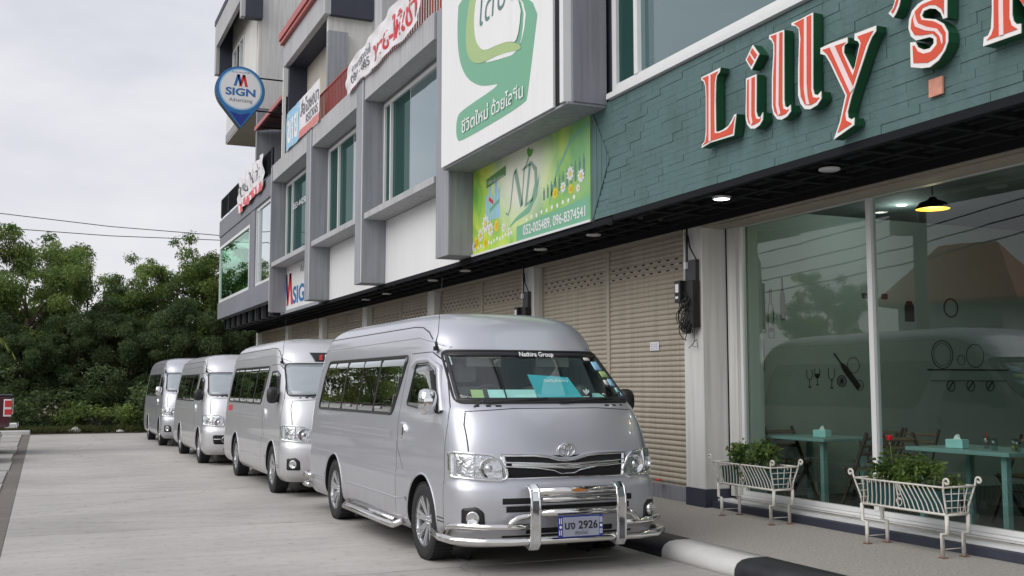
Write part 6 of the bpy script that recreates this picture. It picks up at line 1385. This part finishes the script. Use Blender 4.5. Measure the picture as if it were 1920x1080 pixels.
for i in range(len(ob)):
    a, b = ob[i], ob[(i+1) % len(ob)]; d = Vector(b)-Vector(a); n = Vector((-d.y,d.x)).normalized()*.004; ps.append([(a[0]-n.x,a[1]-n.y),(b[0]-n.x,b[1]-n.y),(b[0]+n.x,b[1]+n.y),(a[0]+n.x,a[1]+n.y)])
decal('wall_decal', ps+[ring_poly((8.08,2.2), .03, 10)], 'outlined wine bottle decal above the black one', 'wall decal')
decal('wall_decal', [bottle(8.26, 2.32, .9)], 'slim dark bottle decal high on the side wall', 'wall decal')
decal('wall_decal', wineglass(8.64, 1.50, 1.1), 'outlined champagne glass decal, leftmost of three', 'wall decal'); decal('wall_decal', wineglass(8.76, 1.53, 1.0, True), 'filled wine glass decal, middle of three', 'wall decal'); decal('wall_decal', wineglass(8.98, 1.49, 1.25), 'outlined glass decal, rightmost of three', 'wall decal')
def ringp(c, r, w=.006, n=20): return [[(c[0]+(r-w)*math.cos(a),c[1]+(r-w)*math.sin(a)),(c[0]+r*math.cos(a),c[1]+r*math.sin(a)),(c[0]+r*math.cos(b),c[1]+r*math.sin(b)),(c[0]+(r-w)*math.cos(b),c[1]+(r-w)*math.sin(b))] for a, b in [(2*math.pi*i/n, 2*math.pi*(i+1)/n) for i in range(n)]]
def rot(p, c, a): return [(c[0]+(x-c[0])*math.cos(a)-(z-c[1])*math.sin(a), c[1]+(x-c[0])*math.sin(a)+(z-c[1])*math.cos(a)) for x, z in p]
wg = ringp((9.14,1.58), .075)+ringp((9.42,1.53), .065)+ringp((9.33,1.78), .10, .005)+[rot(bottle(9.3,1.45,1.0), (9.3,1.62), R(42))]
for a in range(6): wg.append(rot([(9.137,1.51),(9.143,1.51),(9.143,1.65),(9.137,1.65)], (9.14,1.58), R(30*a)))
decal('wall_decal', wg, 'decal of a tilted bottle on a little spoked cart', 'wall decal')
shf = [[(10.55,1.72),(12.0,1.72),(12.0,1.74),(10.55,1.74)], [(10.6,1.58),(11.95,1.58),(11.95,1.59),(10.6,1.59)]]+ringp((10.82,1.93), .19, .012)+ringp((10.82,1.93), .15, .006)+ringp((11.15,1.86), .07, .008)+ringp((11.4,1.92), .16, .01)
for x in (10.95,11.3,11.65): shf += ringp((x,1.52), .075, .01)+[rot([(x-.06,1.515),(x+.06,1.515),(x+.06,1.53),(x-.06,1.53)], (x,1.52), R(50))]
decal('wall_decal', shf, 'decal of a kitchen shelf with plates and hanging cups', 'wall decal')
decal('wall_decal', ringp((11.0,2.55), .13, .02)+[[(10.2,2.35),(10.36,2.35),(10.36,2.55),(10.32,2.62),(10.24,2.62),(10.2,2.55)]]+[[(9.5+i*.16,2.63),(9.6+i*.16,2.63),(9.6+i*.16,2.70),(9.5+i*.16,2.70)] for i in range(3)], 'row of small pot and utensil decals near the top of the side wall', 'wall decal')

# ------------------------------------------------------------------ meters, cables, notices on the columns
def meter(y, label, big=True):
    r = empty('meter_box', (6.995, y, 2.0), 0, label, 'electric box')
    bx('back_board', M['trim'], r, -.05, -.002, -.12, .10, .72, 1.0, bevel=.004); bx('box', M['plastic'], r, -.16, -.01, .05, .17, .50, .76, bevel=.006); bx('box_label', M['paper'], r, -.163, -.161, .08, .15, .62, .72)
    bx('box_strip', M['paper'], r, -.163, -.161, .09, .15, .545, .575); bx('terminal_block', M['plastic'], r, -.11, -.01, -.14, .04, .20, .75, bevel=.008); bx('small_box', M['paper'], r, -.08, -.03, .04, .09, .90, .98)
    MB().tube([(-.03,.13,1.35),(-.03,.13,.75)], .012, 8).build('conduit', M['frame'], r); MB().tube([(-.04,.07,1.42),(-.05,.06,1.0),(-.04,.05,.9)], .013, 8).build('cable', M['cable'], r); MB().tube([(-.04,.05,1.30),(-.06,-.02,1.15),(-.05,-.13,1.0),(-.06,-.14,.5)], .010, 8).build('cable', M['cable'], r)
    rn = random.Random(int(y*10))
    for k in range(26 if big else 12):
        c = (rn.uniform(-.14,-.06), rn.uniform(-.08,.08), rn.uniform(.20,.55)); rr = rn.uniform(.05,.14); a0 = rn.uniform(0,6); tl = rn.uniform(-.6,.6); pts = []
        for i in range(13): a = a0+i*.5; pts.append((c[0]+.03*math.sin(a*1.7), c[1]+rr*.7*math.cos(a), c[2]+rr*1.1*math.sin(a)+tl*.05*math.cos(a)))
        MB().tube(pts, rn.choice((.004,.006,.007)), 5, False).build('coiled_wire', M['cable'], r)
    MB().tube([(-.05,-.08,.25),(-.05,-.07,.05),(-.05,-.03,-.02),(-.05,-.14,-.03),(-.05,-.12,.06),(-.05,.05,-.04)], .004, 5).build('loose_wire', M['cable'], r)
meter(10.62, 'electric meter box and tangled black cables on the nearest white column'); meter(15.34, 'dark meter box on the second white column above the nearest van roof', False)
nt_ = bx('paper_notice', M['paper'], None, 7.143, 7.147, 11.66, 11.87, 1.97, 2.08); tag(nt_, 'small white paper notice taped to the nearest shutter', 'notice')
for i in range(3): text('notice_text', 'ให้เช่า โทร 081', M['blueprint'], nt_, (7.142, 11.85, 2.045-i*.03), .018, FAC, width=.16)
for nm, (a, b, c) in {'litter':(7.05,11.55,.335)}.items(): tag(lump((a,b,c+.02), (.03,.05,.03), 3).build('litter_scrap', M['sred']), 'small red scrap on the ledge below the nearest shutter', 'litter')
